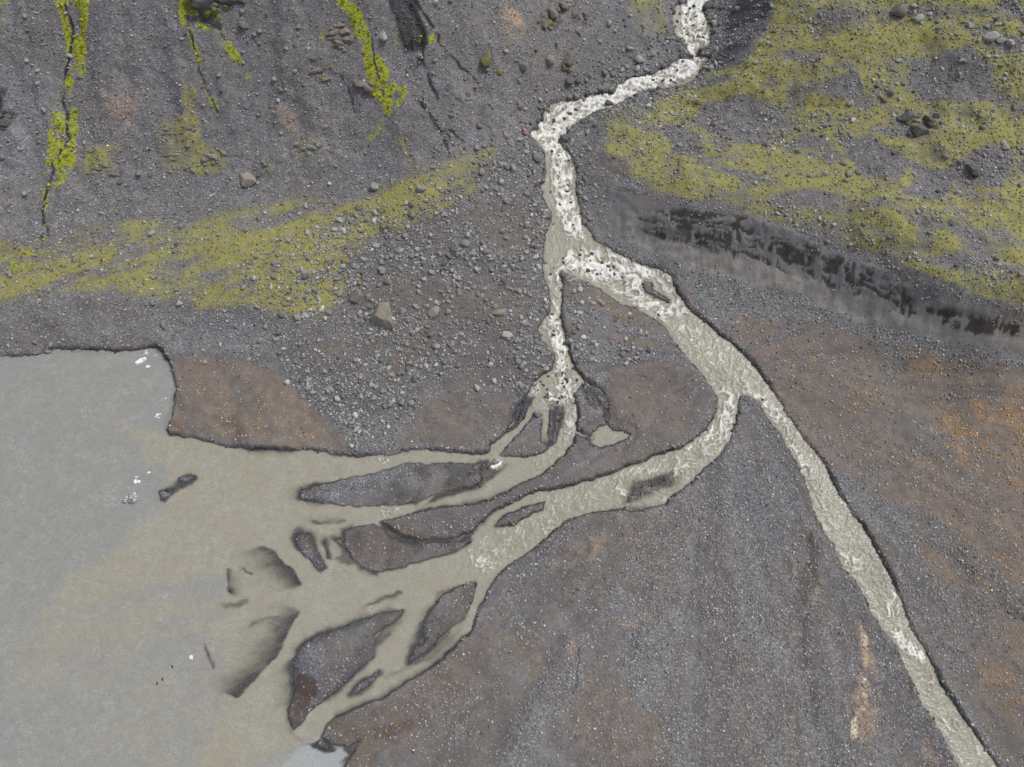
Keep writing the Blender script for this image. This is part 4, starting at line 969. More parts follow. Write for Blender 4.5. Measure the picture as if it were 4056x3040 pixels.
# boulders that can be told apart
SOLO = [
 ('R3', 800, 1310, 430, 390, 't', 1, 'huge angular grey boulder with pale scar, largest on the stone field'),
 ('R3', 1540, 1250, 200, 175, 't', 0, 'big rounded boulder with concentric rings beside the huge angular boulder'),
 ('R3', 400, 1010, 260, 230, 'b', 1, 'broad brown-grey boulder with moss along its upper rim'),
 ('R3', 590, 1050, 105, 115, 'g', 0, 'boulder touching the mossy-rimmed broad brown boulder'),
 ('R3', 1080, 1220, 140, 115, 'g', 1, 'dark triangular boulder leaning against the huge angular boulder'),
 ('R3', 1850, 320, 150, 150, 'g', 1, 'blocky grey boulder paired with a smoother twin on the cobbles'),
 ('R3', 2000, 255, 155, 115, 'g', 0, 'smooth grey boulder, twin of the blocky one beside it'),
 ('R3', 800, 640, 130, 155, 'g', 1, 'tapering grey boulder with a white chip at its foot'),
 ('R3', 860, 810, 120, 112, 'b', 0, 'dark round boulder just below the tapering chipped boulder'),
 ('R3', 1915, 965, 110, 130, 'g', 1, 'pointed tooth-shaped grey boulder on brown silt'),
 ('R3', 1310, 1300, 120, 48, 'g', 0, 'long flat slab stone between two big boulders'),
 ('R3', 1750, 1085, 90, 64, 'g', 1, 'rectangular brick-like grey boulder among cobbles'),
 ('R3', 240, 500, 130, 130, 'm', 1, 'moss-covered boulder half buried in the cobbles'),
 ('R3', 450, 830, 80, 70, 'm', 0, 'small boulder capped with yellow moss'),
 ('S6', 1780, 790, 245, 225, 't', 1, 'big lone angular brown boulder on the bare scree bench'),
 ('S1', 285, 890, 225, 112, 't', 0, 'smooth oblong tan boulder on the cobbles'),
 ('S1', 385, 1220, 215, 125, 'p', 0, 'pale blue-grey oblong boulder with dark veins'),
 ('S1', 1295, 1305, 125, 78, 'g', 1, 'wedge-shaped grey boulder on the bank of the narrow stream'),
 ('S1', 1745, 735, 82, 90, 't', 0, 'brownish boulder stained ochre between the two streams'),
 ('S1', 2180, 890, 62, 62, 'w', 0, 'bright white stone on the gravel tongue'),
 ('S1', 985, 1155, 82, 76, 't', 1, 'flat-topped tan boulder in the middle of the narrow stream'),
 ('S2', 765, 335, 98, 88, 't', 0, 'largest tan boulder amid the fan of small rapids'),
 ('R2', 460, 450, 165, 145, 'g', 0, 'large pale grey boulder on the cobbly river bank'),
 ('R2', 885, 190, 155, 150, 'n', 1, 'large dark split boulder jutting into the rapids'),
 ('R2', 285, 95, 125, 130, 'r', 1, 'reddish-brown block at the outer bend of the rapids'),
 ('R2', 15, 130, 115, 145, 't', 1, 'tan blocky boulder at the foot of the scree'),
 ('R2', 310, 985, 140, 112, 'g', 1, 'broad grey boulder beside the shallow side pool of the rapids'),
 ('R2', 1160, 1395, 90, 92, 'b', 1, 'brown-grey boulder at the water edge below the rapids'),
 ('R2', 995, 230, 52, 92, 'p', 0, 'pale upright slab next to the dark split boulder'),
 ('R5', 1130, 90, 135, 135, 'n', 0, 'big dark round boulder above the foaming chute'),
 ('R5', 120, 870, 135, 122, 'p', 0, 'lone pale grey boulder on the slope over the foaming bend'),
 ('R5', 635, 1045, 135, 85, 'p', 0, 'flat pale greenish boulder in the foaming bend'),
 ('R5', 1240, 460, 112, 102, 'b', 0, 'brownish round boulder on the bar below the dark bank'),
 ('R5', 1050, 740, 112, 66, 'n', 0, 'smooth dark slab boulder where the chute narrows'),
 ('R5', 400, 785, 44, 38, 'r', 0, 'small reddish stone on the bank gravel'),
 ('S4', 1575, 870, 180, 265, 'm', 1, 'tall pear-shaped boulder with a mossy crown on the scree'),
 ('S4', 2115, 965, 145, 150, 'g', 0, 'round dark grey boulder among rubble on the scree'),
 ('S4', 1745, 1065, 105, 82, 'm', 0, 'squat moss-topped boulder below the pear-shaped boulder'),
 ('S4', 820, 40, 98, 84, 'p', 1, 'pale boulder beside the dark wet rock face'),
 ('S4', 575, 820, 92, 92, 'g', 1, 'flat pointed slab at the foot of the dark wet rock face'),
 ('S4', 50, 530, 150, 210, 'p', 1, 'pale grey rock buttress between moss and the wet rock face'),
 ('S5', 1330, 370, 155, 135, 'b', 1, 'flat brown angular slab below the mossy seep'),
 ('S5', 1300, 180, 92, 80, 't', 0, 'oval grey-tan boulder near the dark overhang'),
 ('S5', 1800, 1170, 92, 92, 'g', 0, 'lone round grey boulder on smooth scree'),
 ('S6', 1255, 1015, 66, 42, 'w', 0, 'white oval stone on the grey scree bench'),
 ('S6', 2015, 1280, 52, 52, 'w', 0, 'white round stone at the top of the moss tongue'),
 ('S6', 1930, 1350, 72, 72, 'r', 0, 'reddish round boulder at the top of the moss tongue'),
 ('S6', 815, 1450, 72, 112, 'g', 1, 'ribbed upright rock poking out of the moss edge'),
 ('S6', 1735, 1515, 102, 82, 'g', 0, 'dark grey boulder standing in the moss tongue'),
 ('S6', 185, 705, 92, 92, 'g', 1, 'rough grey boulder by the moss-covered ledges'),
 ('T13', 1425, 75, 98, 102, 'b', 0, 'huge smooth dome-shaped boulder on the mossy hilltop'),
 ('T13', 1555, 120, 62, 52, 'p', 0, 'pale banded boulder beside the dome-shaped boulder'),
 ('T13', 1870, 165, 52, 42, 'p', 0, 'pale pointed boulder on the mossy hilltop'),
 ('T13', 2000, 235, 108, 62, 'p', 0, 'long pale boulder at the head of a row of three'),
 ('T13', 2060, 255, 55, 45, 'p', 0, 'pale boulder in the middle of a row of three'),
 ('T13', 2115, 275, 60, 58, 'p', 1, 'pale pointed boulder at the end of a row of three'),
 ('T13', 2195, 190, 45, 75, 't', 1, 'tall tan block at the edge of the mossy hilltop'),
 ('T13', 1890, 1070, 105, 92, 'n', 1, 'dark crumbling rock knob on bare grey ground'),
 ('T13', 2095, 925, 64, 44, 't', 1, 'larger of two tan blocks lying together'),
 ('T13', 2085, 890, 45, 34, 't', 1, 'smaller of two tan blocks lying together'),
 ('T13', 270, 775, 46, 40, 'r', 1, 'rust-red triangular stone on bare grey ground'),
 ('T13', 370, 905, 32, 28, 'r', 0, 'rust-brown round stone above the cobble moss'),
 ('T21', 1285, 695, 36, 30, 'p', 0, 'pale boulder sitting alone on the brown sand'),
 ('T21', 1550, 675, 32, 28, 'p', 0, 'pale stone at the seam of brown sand and gravel'),
 ('T21', 1375, 585, 24, 36, 'p', 0, 'upright pale stone on the gravel bank above brown sand'),
 ('T11', 2060, 1155, 34, 26, 'w', 0, 'white stone resting on a dark boulder at the moss edge'),
]
for t, x, y, w_, h_, k, an, lab in SOLO:
    o = place_rock(t, x, y, w_, h_, k, lab, ang=bool(an))

# look-alikes: (where, group, colours)
RAP, STR, BNK, FLD, SCR, MSR, SHR = 'RAP', 'STR', 'BNK', 'FLD', 'SCR', 'MSR', 'SHR'
WHERE = {
 ('RAP', 'R5'): ('standing in the foaming chute by the tall dark bank', 'boulders in the upper chute'),
 ('RAP', 'R2'): ('standing in the straight rapids above the fork', 'boulders in the straight rapids'),
 ('RAP', 'T12'): ('standing in the rapids at their sharp bend', 'boulders in the rapids bend'),
 ('RAP', 'S1'): ('standing in the wide rapids just below the fork', 'boulders in the rapids below the fork'),
 ('STR', 'S1'): ('standing in the narrow stream above its fan', 'stones in the narrow stream'),
 ('STR', 'S2'): ('standing where the narrow stream fans out', 'stones in the stream fan'),
 ('BNK', 'R5'): ('on the bank lining the upper foaming chute', 'boulders lining the upper chute'),
 ('BNK', 'R2'): ('on the cobbly bank of the straight rapids', 'boulders lining the straight rapids'),
 ('BNK', 'T12'): ('on the scree bank around the rapids bend', 'boulders lining the rapids bend'),
 ('FLD', 'R3'): ('among the cobbles around the huge angular boulder', 'boulders around the huge boulder'),
 ('FLD', 'T12'): ('among cobbles at the head of the moss tongue', 'boulders at the head of the moss tongue'),
 ('FLD', 'S1'): ('on the cobbles flanking the narrow stream', 'boulders beside the narrow stream'),
 ('FLD', 'S2'): ('on the cobbles beside the fanning stream', 'boulders beside the stream fan'),
 ('SCR', 'S5'): ('on the scree below the dark overhanging rock', 'boulders below the overhang'),
 ('SCR', 'S4'): ('on the scree crossed by thin dark rills', 'boulders on the rill scree'),
 ('SCR', 'T12'): ('on the rubbly slope above the rapids bend', 'boulders on the rubbly slope'),
 ('SCR', 'S6'): ('on the smooth scree bench by the lone brown boulder', 'boulders on the scree bench'),
 ('MSR', 'T13'): ('on the mossy moraine above the dark scarp', 'boulders on the mossy moraine'),
 ('SHR', 'T21'): ('on the gravel bank above the lake shore', 'stones on the lake bank'),
}
CW = {'g': 'grey', 'd': 'dark wet', 't': 'tan', 'p': 'pale grey', 'b': 'brown', 'n': 'dark grey'}
SETS = [
 (RAP, 'R5', [(845,165,60,45),(915,150,60,60),(860,320,40,40),(940,320,50,45),(675,375,65,45),(910,415,60,30),(1050,410,60,50),(990,480,70,60),(1030,605,70,70),(990,580,80,50),(770,475,60,30),(970,970,50,25),(740,960,60,50),(315,1220,50,40),(465,1215,60,40),(570,1220,60,45),(700,250,60,35),(780,250,50,35),(660,985,40,25),(600,1120,40,25),(290,1175,40,25),(350,1200,30,25)]),
 (RAP, 'R2', [(920,85,60,50),(915,920,70,55),(900,1000,80,45),(660,1000,60,35),(785,1195,70,50),(950,1170,70,50),(705,415,55,60),(770,490,40,40),(700,1480,55,40),(925,630,35,25),(995,610,40,35),(640,475,40,20),(765,600,50,35),(940,540,50,35),(720,90,45,20),(905,870,35,22),(965,870,22,22),(735,240,40,25)]),
 (RAP, 'T12', [(1500,700,32,28),(1465,732,48,28),(1425,765,36,34),(1370,768,26,44),(1290,755,30,28),(1450,825,26,22),(2050,522,24,16),(1990,522,22,18),(1675,605,30,16)]),
 (RAP, 'S1', [(1465,75,80,60),(1615,65,70,60),(1230,135,60,55),(1230,190,65,60),(1795,180,90,60),(1855,245,80,60),(1940,240,60,40),(1720,340,70,45),(1765,355,70,45),(1575,300,90,80),(1955,360,50,60),(2060,390,75,75),(1905,310,35,35),(1680,310,30,30),(2000,410,40,40),(2100,495,35,40),(1355,278,40,20)]),
 (STR, 'S1', [(1075,275,50,30),(1050,350,60,40),(1065,945,45,50),(1020,1000,45,50),(1135,1030,45,30),(1065,1180,35,60),(1080,1250,90,55),(1230,1380,60,45),(1210,1470,40,50),(1195,1620,30,40),(1210,1230,25,30),(895,1230,40,40),(1130,1225,30,20),(945,1315,26,20)]),
 (STR, 'S2', [(970,240,55,50),(905,225,40,35),(830,312,50,40),(620,360,80,45),(900,390,60,50),(885,425,70,55),(845,465,75,40),(918,455,65,75),(550,500,65,65),(605,540,45,50),(605,625,50,45),(585,665,60,50),(615,695,45,50),(785,690,60,45),(780,730,60,50),(820,650,50,60),(880,650,40,40),(470,580,50,40),(445,505,45,40),(1020,600,45,40),(1020,770,40,40),(1050,435,45,25),(1030,405,50,35),(880,335,40,35),(1015,270,35,30),(815,258,30,20),(735,680,40,30),(850,525,50,40),(965,380,35,30),(520,440,50,35),(450,545,30,30),(830,150,30,40)]),
 (BNK, 'R5', [(1230,95,70,70),(1300,130,90,90),(1370,120,55,80),(710,40,80,60),(575,205,60,50),(580,260,60,50),(1140,345,60,55),(1190,350,45,45),(1110,715,70,60),(1045,795,75,55),(855,835,110,75),(740,825,70,70),(720,725,60,60),(800,560,55,50),(475,970,75,75),(565,940,60,60),(310,1330,100,70),(410,1305,100,90),(625,1265,110,70),(680,1285,70,50),(275,1390,75,65),(75,1405,80,55),(740,1220,60,50),(60,1470,80,60),(460,1380,60,55),(140,1375,80,60),(1190,800,60,60),(1180,640,50,50),(620,490,50,40),(690,600,60,50),(1180,440,55,50)]),
 (BNK, 'R2', [(580,620,60,75),(570,395,60,65),(455,860,80,65),(550,940,90,60),(570,1310,90,70),(480,1255,70,65),(575,545,50,50),(1120,1275,55,45),(515,1465,70,55),(430,1490,80,60),(440,30,90,70),(350,730,60,55),(940,180,60,110)]),
 (BNK, 'T12', [(1470,510,60,70),(1520,510,40,40),(1670,550,92,60),(1735,565,50,40),(1465,610,40,40),(1510,605,50,45),(1540,635,42,36),(1740,465,45,42),(1705,670,70,50),(1240,805,40,30),(1210,770,30,35),(1260,760,32,30),(1335,700,28,34),(1560,770,40,32),(1310,690,24,24)]),
 (FLD, 'R3', [(1230,425,100,100),(855,440,80,62),(935,435,70,75),(1915,755,100,82),(415,715,85,72),(540,1345,80,80),(1330,950,92,72),(1250,1560,105,90),(840,1570,82,70),(1120,1570,88,52),(1445,1150,85,72),(1560,1090,70,60),(410,570,70,62),(1620,385,62,72),(2040,830,90,62),(2140,890,90,55),(35,695,70,62),(330,380,85,55),(820,540,55,62),(640,1510,52,46),(960,680,60,60),(1610,940,62,50),(600,1185,45,40),(1060,640,50,66),(2185,975,70,90),(870,1065,55,50),(1290,40,55,55),(1930,420,62,80),(485,75,60,60),(830,60,65,60)]),
 (FLD, 'T12', [(610,1050,50,32),(540,1185,80,56),(245,1170,70,62),(475,1340,58,58),(145,1300,45,42),(480,1280,52,42),(25,1380,46,42),(550,1295,40,34),(440,1265,28,40),(1050,1040,50,50),(1115,1060,50,60),(880,930,40,46),(930,920,42,36),(985,905,30,28),(1075,1270,36,40),(185,1320,50,30),(320,1610,34,32),(480,1605,40,36)]),
 (FLD, 'S1', [(80,10,140,90),(280,25,170,90),(175,275,90,80),(545,575,100,70),(615,1290,75,75),(975,475,80,70),(940,195,90,70),(1460,495,70,70),(1930,735,80,55),(40,630,70,90),(85,695,70,70),(280,685,65,60),(350,150,60,60),(215,400,65,45),(740,1135,50,45),(1690,1050,80,40)]),
 (FLD, 'S2', [(600,220,110,65),(640,160,70,50),(455,315,60,45),(440,360,65,45),(180,45,70,70),(60,75,60,45),(460,140,60,70),(1270,245,50,40),(1245,275,50,35),(1345,292,36,30),(1080,200,45,40)]),
 (SCR, 'S5', [(1580,460,80,90),(1500,525,60,70),(1585,640,80,70),(1325,770,80,50),(1970,715,70,70),(2135,395,70,60),(2000,130,50,40),(1245,455,60,50),(980,1100,60,60),(1555,1390,50,50),(760,1550,45,40),(2100,655,40,60),(1385,1585,45,35)]),
 (SCR, 'S4', [(1570,1035,90,80),(1030,20,65,70),(1420,1285,70,80),(1310,1385,50,80),(1255,1140,55,80),(945,640,60,50),(2070,1180,60,60),(870,115,60,55),(1280,1465,50,45),(1660,1570,55,55),(1610,1510,80,60)]),
 (SCR, 'T12', [(1515,190,45,40),(1920,170,40,36),(1905,375,60,50),(905,790,46,42),(165,530,60,50),(835,590,28,42),(1345,385,85,70),(1590,480,34,40),(1765,180,30,34),(625,20,36,36),(1390,270,36,42),(880,550,30,40),(725,715,44,30),(1155,665,50,40)]),
 (SCR, 'S6', [(2025,560,75,80),(1915,850,60,40),(1205,1240,45,60),(430,830,36,34),(1985,860,30,24),(415,950,36,32),(2045,640,62,36)]),
 (MSR, 'T13', [(1665,140,36,28),(1675,175,42,30),(2200,305,42,40),(1925,950,42,36),(1960,975,32,36),(1380,580,50,50),(1335,630,50,36),(1310,600,36,34),(1465,525,36,36),(1175,1080,50,42),(1110,1090,52,42),(970,1085,40,36),(805,945,45,40),(1080,1030,46,40),(1430,1325,38,34),(1540,1325,36,42),(1760,1395,46,48),(990,1515,36,30),(2155,670,46,42),(1420,380,50,28),(1385,435,40,30),(1805,470,34,28),(1845,380,36,24),(660,690,28,24),(1520,1090,30,44),(870,1105,34,34),(260,1215,34,28),(1120,650,50,36),(1135,440,32,28),(2035,1620,48,34),(1615,1460,40,30),(2080,1050,32,40)]),
 (SHR, 'T21', [(950,325,42,36),(1025,460,42,62),(220,580,40,30),(318,590,30,40),(1870,420,64,46),(2050,385,62,40),(1105,240,40,36),(545,110,42,30),(520,75,36,26),(60,130,40,30),(80,370,24,20),(360,340,30,22),(1480,470,32,28),(1595,455,36,30),(1620,560,40,36),(805,300,24,26),(1790,410,36,30),(300,630,44,24)]),
]
ALLR = []
for zone, t, lst in SETS:
    for (x, y, w_, h_) in lst:
        kk = {'RAP': 'd', 'STR': 'd'}.get(zone) or brnd.choice('nngnb' if zone == 'BNK' else 'ggggbgtgp')
        ALLR.append((math.sqrt(w_ * h_) * tscale(t), zone, t, x, y, w_, h_, kk, brnd.random() < .3))
ALLR.sort(reverse=True)
EXTRA = ALLR[300 - len(SOLO):]
for _, zone, t, x, y, w_, h_, kk, an in ALLR[:300 - len(SOLO)]:
    wh, grp = WHERE[(zone, t)]
    lab = '%s %s %s %s' % (CW[kk], 'angular' if an else 'rounded', 'stone' if zone in ('STR', 'SHR') else 'boulder', wh)
    place_rock(t, x, y, w_, h_, kk, lab, grp, ang=an)

# rock outcrops: several blocks that belong to one body of rock
def outcrop(t, blocks, k, label, tall=1.0):
    (u, v) = P(t, blocks[0][0], blocks[0][1])[0]
    i = ground_at(u, v)
    e = bpy.data.objects.new('rock_outcrop', None); e.location = (X[i], Y[i], H[i] - .3); e.empty_display_size = .5
    link(e); e['label'] = label; e['category'] = 'rock outcrop'
    bpy.context.view_layer.update()
    for (x, y, w_, h_) in blocks:
        place_rock(t, x, y, w_ * .9, h_ * .85, k, None, name='rock_block', ang=True, parent=e, tall=tall, sink=.42)
        for q in range(3):
            place_rock(t, x + w_ * brnd.uniform(-.55, .55), y + h_ * brnd.uniform(-.5, .5), w_ * brnd.uniform(.28, .6), h_ * brnd.uniform(.3, .6), brnd.choice((k, k, 'm')), None, name='rock_block', ang=True, parent=e, tall=tall, sink=.42)
outcrop('S6', [(1240,430,170,110),(1140,510,130,90),(1150,560,90,65),(860,605,120,90),(965,650,120,90),(650,680,110,60),(1190,665,80,80),(1320,470,70,90),(1420,400,130,90),(1330,540,80,60),(1270,530,80,80),(690,630,60,50),(750,625,60,60),(1060,560,70,60),(1360,350,60,60)], 'g', 'jointed grey rock ledge with mossy cracks above the scree bench')
outcrop('S6', [(900,20,160,70),(700,110,220,50),(560,40,140,60),(800,80,120,50),(640,430,180,40),(660,480,160,45),(880,290,120,40),(520,110,140,40),(1000,40,70,70)], 'b', 'brown layered rock ledge draped with yellow moss', .7)
outcrop('T11', [(690,1085,80,40),(600,1060,100,24),(740,1020,60,30),(570,945,70,20),(650,1040,70,26),(560,1090,60,22)], 'b', 'small brown ledge in a square patch of moss', .7)
outcrop('T13', [(1460,740,84,80),(1560,815,120,90),(1615,770,95,100),(1500,715,80,60)], 'n', 'dark craggy double rock on the mossy moraine', 1.0)
outcrop('T12', [(1360,90,90,120),(1420,40,80,90),(1310,150,70,80),(1450,380,100,110),(1500,90,60,70),(1560,100,60,50)], 'b', 'broken brown rock rib above the peach-coloured patch', .8)
outcrop('T12', [(50,200,110,70),(20,270,90,60),(140,530,90,60),(200,550,110,80),(90,250,60,60)], 'b', 'brown rock step behind the bright moss cascade', .8)
outcrop('T11', [(2080,210,120,60),(2170,250,90,70),(2120,170,90,40),(1980,440,120,40),(2040,500,100,40),(1960,360,60,40)], 'b', 'brown rock ledge above the bright moss cascade', .7)
outcrop('T11', [(1270,10,210,110),(1440,15,130,70),(1200,-30,120,90),(1340,-50,260,120)], 'n', 'dark overhanging rock above the black wet seep', 1.2)
outcrop('T11', [(20,770,110,80),(-20,720,100,80),(60,735,70,50)], 'n', 'dark undercut rock edge beside the blue-grey scree', .8)
outcrop('T11', [(1950,920,90,40),(1900,930,60,36),(1990,910,50,36),(1860,900,50,34),(1930,960,50,30)], 'g', 'low cracked grey rock rib on the scree', .7)

# ----------------------------------------------------------------- floating ice
def ice_material(name, c1, c2, dark):
    m = N(name); pos = m.n('ShaderNodeNewGeometry').outputs['Position']
    mp = m.n('ShaderNodeMapping'); mp.inputs['Rotation'].default_value = (.3, .2, .9); mp.inputs['Scale'].default_value = (1, 3.2, 1); m.l(pos, mp.inputs[0])
    a = m.noise(mp.outputs[0], 2.6, 4, .6, .6)
    c = m.mix(m.rng(a, .4 if dark else .3, .6 if dark else .7), c1, c2)
    bs = m.n('ShaderNodeBsdfPrincipled'); m.l(c, bs.inputs['Base Color']); bs.inputs['Roughness'].default_value = .3
    bs.inputs['Subsurface Weight'].default_value = .0 if dark else .25
    bs.inputs['Subsurface Radius'].default_value = (.1, .16, .2)
    m.l(m.bump(a, .5, .08), bs.inputs['Normal']); m.l(bs.outputs[0], m.out.inputs[0]); return m.m
ICE = ice_material('clean_ice', (.62, .76, .88), (.93, .95, .97), False)
ICED = ice_material('ash_striped_ice', (.05, .065, .07), (.62, .68, .72), True)
def ice(t, x, y, w_, h_, label, mat=ICE, seed=0, parts=None, rot=0):
    (u, v), s = P(t, x, y)[0], tscale(t)
    i = ground_at(u, v); mpp = DEP[i] / FPX
    kids = parts or [(0, 0, w_, h_, rot)]
    if len(kids) == 1:
        par = None
    else:
        par = bpy.data.objects.new('ice_floe', None); par.location = (X[i], Y[i], 0); link(par); par['label'] = label; par['category'] = 'ice'
        par['group'] = 'ice floating on the lake'
    for q, (ox, oy, ww, hh, rr) in enumerate(kids):
        me = rock_mesh('ice', 500 + seed * 7 + q, 4, 12, .35, mat, True)
        o = bpy.data.objects.new('ice_floe' if par is None else 'ice_block', me); link(o)
        sc = (ww * s * mpp / 2, hh * s * mpp / 2)
        o.scale = (sc[0], sc[1], min(sc) * .8); o.rotation_euler = (0, 0, rr)
        loc = Vector((ox * s * mpp, -oy * s * mpp, min(sc) * .10))
        if par is None:
            o.location = (X[i], Y[i], loc.z); o['label'] = label; o['category'] = 'ice'; o['group'] = 'ice floating on the lake'
        else:
            o.location = loc; o.parent = par
ice('R4', 415, 330, 150, 130, 'largest clean white ice floe, elongated, near the lake corner', seed=1, parts=[(-15, 10, 175, 90, .85), (40, -40, 70, 70, .3), (-45, 25, 60, 70, .2)])
ice('R4', 505, 205, 70, 60, 'thin hooked white ice piece next to the largest floe', seed=2, parts=[(0, 15, 75, 36, .1), (0, -22, 60, 18, .7)])
ice('R4', 540, 418, 78, 56, 'small triangular white ice piece below the largest floe', seed=3, rot=-.2)
ice('R4', 650, 237, 24, 22, 'tiny white ice bit between the floes and the brown bank', seed=4)
ice('R4', 608, 160, 16, 12, 'tiniest white ice fleck close to the dark gravel shore', seed=5)
ice('R4', 797, 885, 42, 34, 'small white ice piece drifting alone by the brown sand bank', seed=6, rot=.4)
ice('R4', 665, 1120, 60, 100, 'forked white ice piece with a dark hollow in it', seed=7, parts=[(-12, 0, 105, 32, 1.3), (28, -10, 60, 24, .5), (20, 40, 34, 26, 0)])
ice('R6', 575, 620, 180, 180, 'square broken white ice plate with a grey crack', seed=8, parts=[(-30, 35, 95, 120, .1), (40, 40, 100, 80, .05), (-25, -65, 100, 50, -.1)])
ice('R6', 810, 425, 92, 58, 'small pale ice piece just off the square ice plate', seed=9, rot=.3)
ice('R6', 400, 980, 300, 290, 'dark ash-striped iceberg with a white curved rim', ICED, seed=10, parts=[(60, -20, 220, 260, .5), (-85, 40, 150, 220, -.3), (100, 40, 150, 160, .2)])
ice('T31', 1205, 978, 26, 28, 'tiny white ice crumb near the submerged sand spit', seed=11)

# three dark birds on the lake
MB_ = N('dark_plumage'); _b = MB_.n('ShaderNodeBsdfPrincipled'); _b.inputs['Base Color'].default_value = (.012, .012, .014, 1); _b.inputs['Roughness'].default_value = .6
_nz = MB_.noise(MB_.n('ShaderNodeNewGeometry').outputs['Position'], 30, 3); MB_.l(MB_.mix(MB_.rng(_nz, .3, .7), (.010, .010, .012), (.03, .028, .026)), _b.inputs['Base Color']); MB_.l(_b.outputs[0], MB_.out.inputs[0])
bm = bmesh.new()
bmesh.ops.create_uvsphere(bm, u_segments=12, v_segments=8, radius=1, matrix=Matrix.Diagonal((.16, .30, .12, 1)))
for v_ in bm.verts:
    if v_.co.y < -.15: v_.co.x *= .55; v_.co.z += .05
bmesh.ops.create_cone(bm, cap_ends=True, segments=8, radius1=.06, radius2=.045, depth=.2, matrix=Matrix.Translation((0, .24, .14)))
bmesh.ops.create_uvsphere(bm, u_segments=10, v_segments=6, radius=.075, matrix=Matrix.Translation((0, .27, .25)))
bmesh.ops.create_cone(bm, cap_ends=True, segments=6, radius1=.03, radius2=.008, depth=.10, matrix=Matrix.Translation((0, .37, .24)) @ Matrix.Rotation(R(-90), 4, 'X'))
bird = bpy.data.meshes.new('water_bird'); bm.to_mesh(bird); bm.free(); bird.materials.append(MB_.m)
for x, y, r_ in ((1090, 1030, .4), (1030, 1107, .2), (995, 1135, -.3)):
    u, v = P('T31', x, y)[0]; i = ground_at(u, v)
    o = link(bpy.data.objects.new('water_bird', bird)); o.scale = (.5, .5, .5); o.location = (X[i], Y[i], .02); o.rotation_euler = (0, 0, r_)
    o['label'] = 'tiny dark bird swimming on the pale lake'; o['category'] = 'bird'; o['group'] = 'birds on the lake'

# ----------------------------------------------------------------- loose stones by the ten thousand
protos = bpy.data.collections.new('stone_shapes')
for i in range(8):
    o = bpy.data.objects.new('stone_shape', rock_mesh('stone_shape', 300 + i, 2, 3 if i < 5 else 6, .22, MAT_S))
    protos.objects.link(o)

def scatter_tree(coll):
    ng = bpy.data.node_groups.new('scatter', 'GeometryNodeTree')
    ng.interface.new_socket('Geometry', in_out='INPUT', socket_type='NodeSocketGeometry')
    ng.interface.new_socket('Geometry', in_out='OUTPUT', socket_type='NodeSocketGeometry')
    gi = ng.nodes.new('NodeGroupInput'); go = ng.nodes.new('NodeGroupOutput')
    iop = ng.nodes.new('GeometryNodeInstanceOnPoints'); ci = ng.nodes.new('GeometryNodeCollectionInfo')
    ci.inputs['Collection'].default_value = coll; ci.inputs['Separate Children'].default_value = True; ci.inputs['Reset Children'].default_value = True
    def na(name, typ):
        nd = ng.nodes.new('GeometryNodeInputNamedAttribute'); nd.data_type = typ; nd.inputs['Name'].default_value = name
        return nd.outputs[0]
    e2r = ng.nodes.new('FunctionNodeEulerToRotation')
    L = ng.links.new
    L(gi.outputs[0], iop.inputs['Points']); L(ci.outputs[0], iop.inputs['Instance'])
    iop.inputs['Pick Instance'].default_value = True
    L(na('idx', 'INT'), iop.inputs['Instance Index'])
    L(na('rot', 'FLOAT_VECTOR'), e2r.inputs[0]); L(e2r.outputs[0], iop.inputs['Rotation'])
    L(na('scl', 'FLOAT_VECTOR'), iop.inputs['Scale'])
    L(iop.outputs[0], go.inputs[0])
    return ng
TREE_S = scatter_tree(protos)

HG = H.reshape(shape)
def scatter_pts(weight):
    """weight = stones per photo px^2 at each ground vertex; returns vertex index array"""
    apx = (gu[1] - gu[0]) * (gv[1] - gv[0])
    lam = weight * apx * (U > -60) * (U < 2272) * (V > -60) * (V < 1720)
    cnt = rng.poisson(np.clip(lam, 0, 3))
    return np.repeat(np.arange(NPT), cnt)

def add_scatter(name, label, idx, size_px, cols, sink=.25, tree=None, nproto=8, flat=(.55, .9)):
    k = len(idx)
    mpp = DEP[idx] / FPX
    px_ = X[idx] + rng.uniform(-1, 1, k) * mpp * 1.1; py_ = Y[idx] + rng.uniform(-1, 1, k) * mpp * 1.1
    r_ = size_px * .5 * mpp
    asp = rng.uniform(.72, 1.3, k)
    scl = np.stack([r_ * asp, r_ / asp, r_ * rng.uniform(*flat, k)], 1)
    rot = np.stack([rng.normal(0, .18, k), rng.normal(0, .18, k), rng.uniform(0, 6.28, k)], 1)
    pz_ = H[idx] + scl[:, 2] * (1 - 2 * sink) * .6
    me = bpy.data.meshes.new(name); me.vertices.add(k)
    me.vertices.foreach_set('co', np.stack([px_, py_, pz_], 1).astype(np.float32).ravel())
    for nm, arr in (('scl', scl), ('rot', rot)):
        at = me.attributes.new(nm, 'FLOAT_VECTOR', 'POINT'); at.data.foreach_set('vector', arr.astype(np.float32).ravel())
    at = me.attributes.new('idx', 'INT', 'POINT'); at.data.foreach_set('value', rng.integers(0, nproto, k).astype(np.int32))
    at = me.attributes.new('tint', 'FLOAT_COLOR', 'POINT')
    rgba = np.ones((k, 4), np.float32); rgba[:, :3] = cols; at.data.foreach_set('color', rgba.ravel())
    me.update()
    o = link(bpy.data.objects.new(name, me)); o['kind'] = 'stuff'; o['label'] = label
    md = o.modifiers.new('scatter', 'NODES'); md.node_group = tree or TREE_S
    print(name, k)
    return o

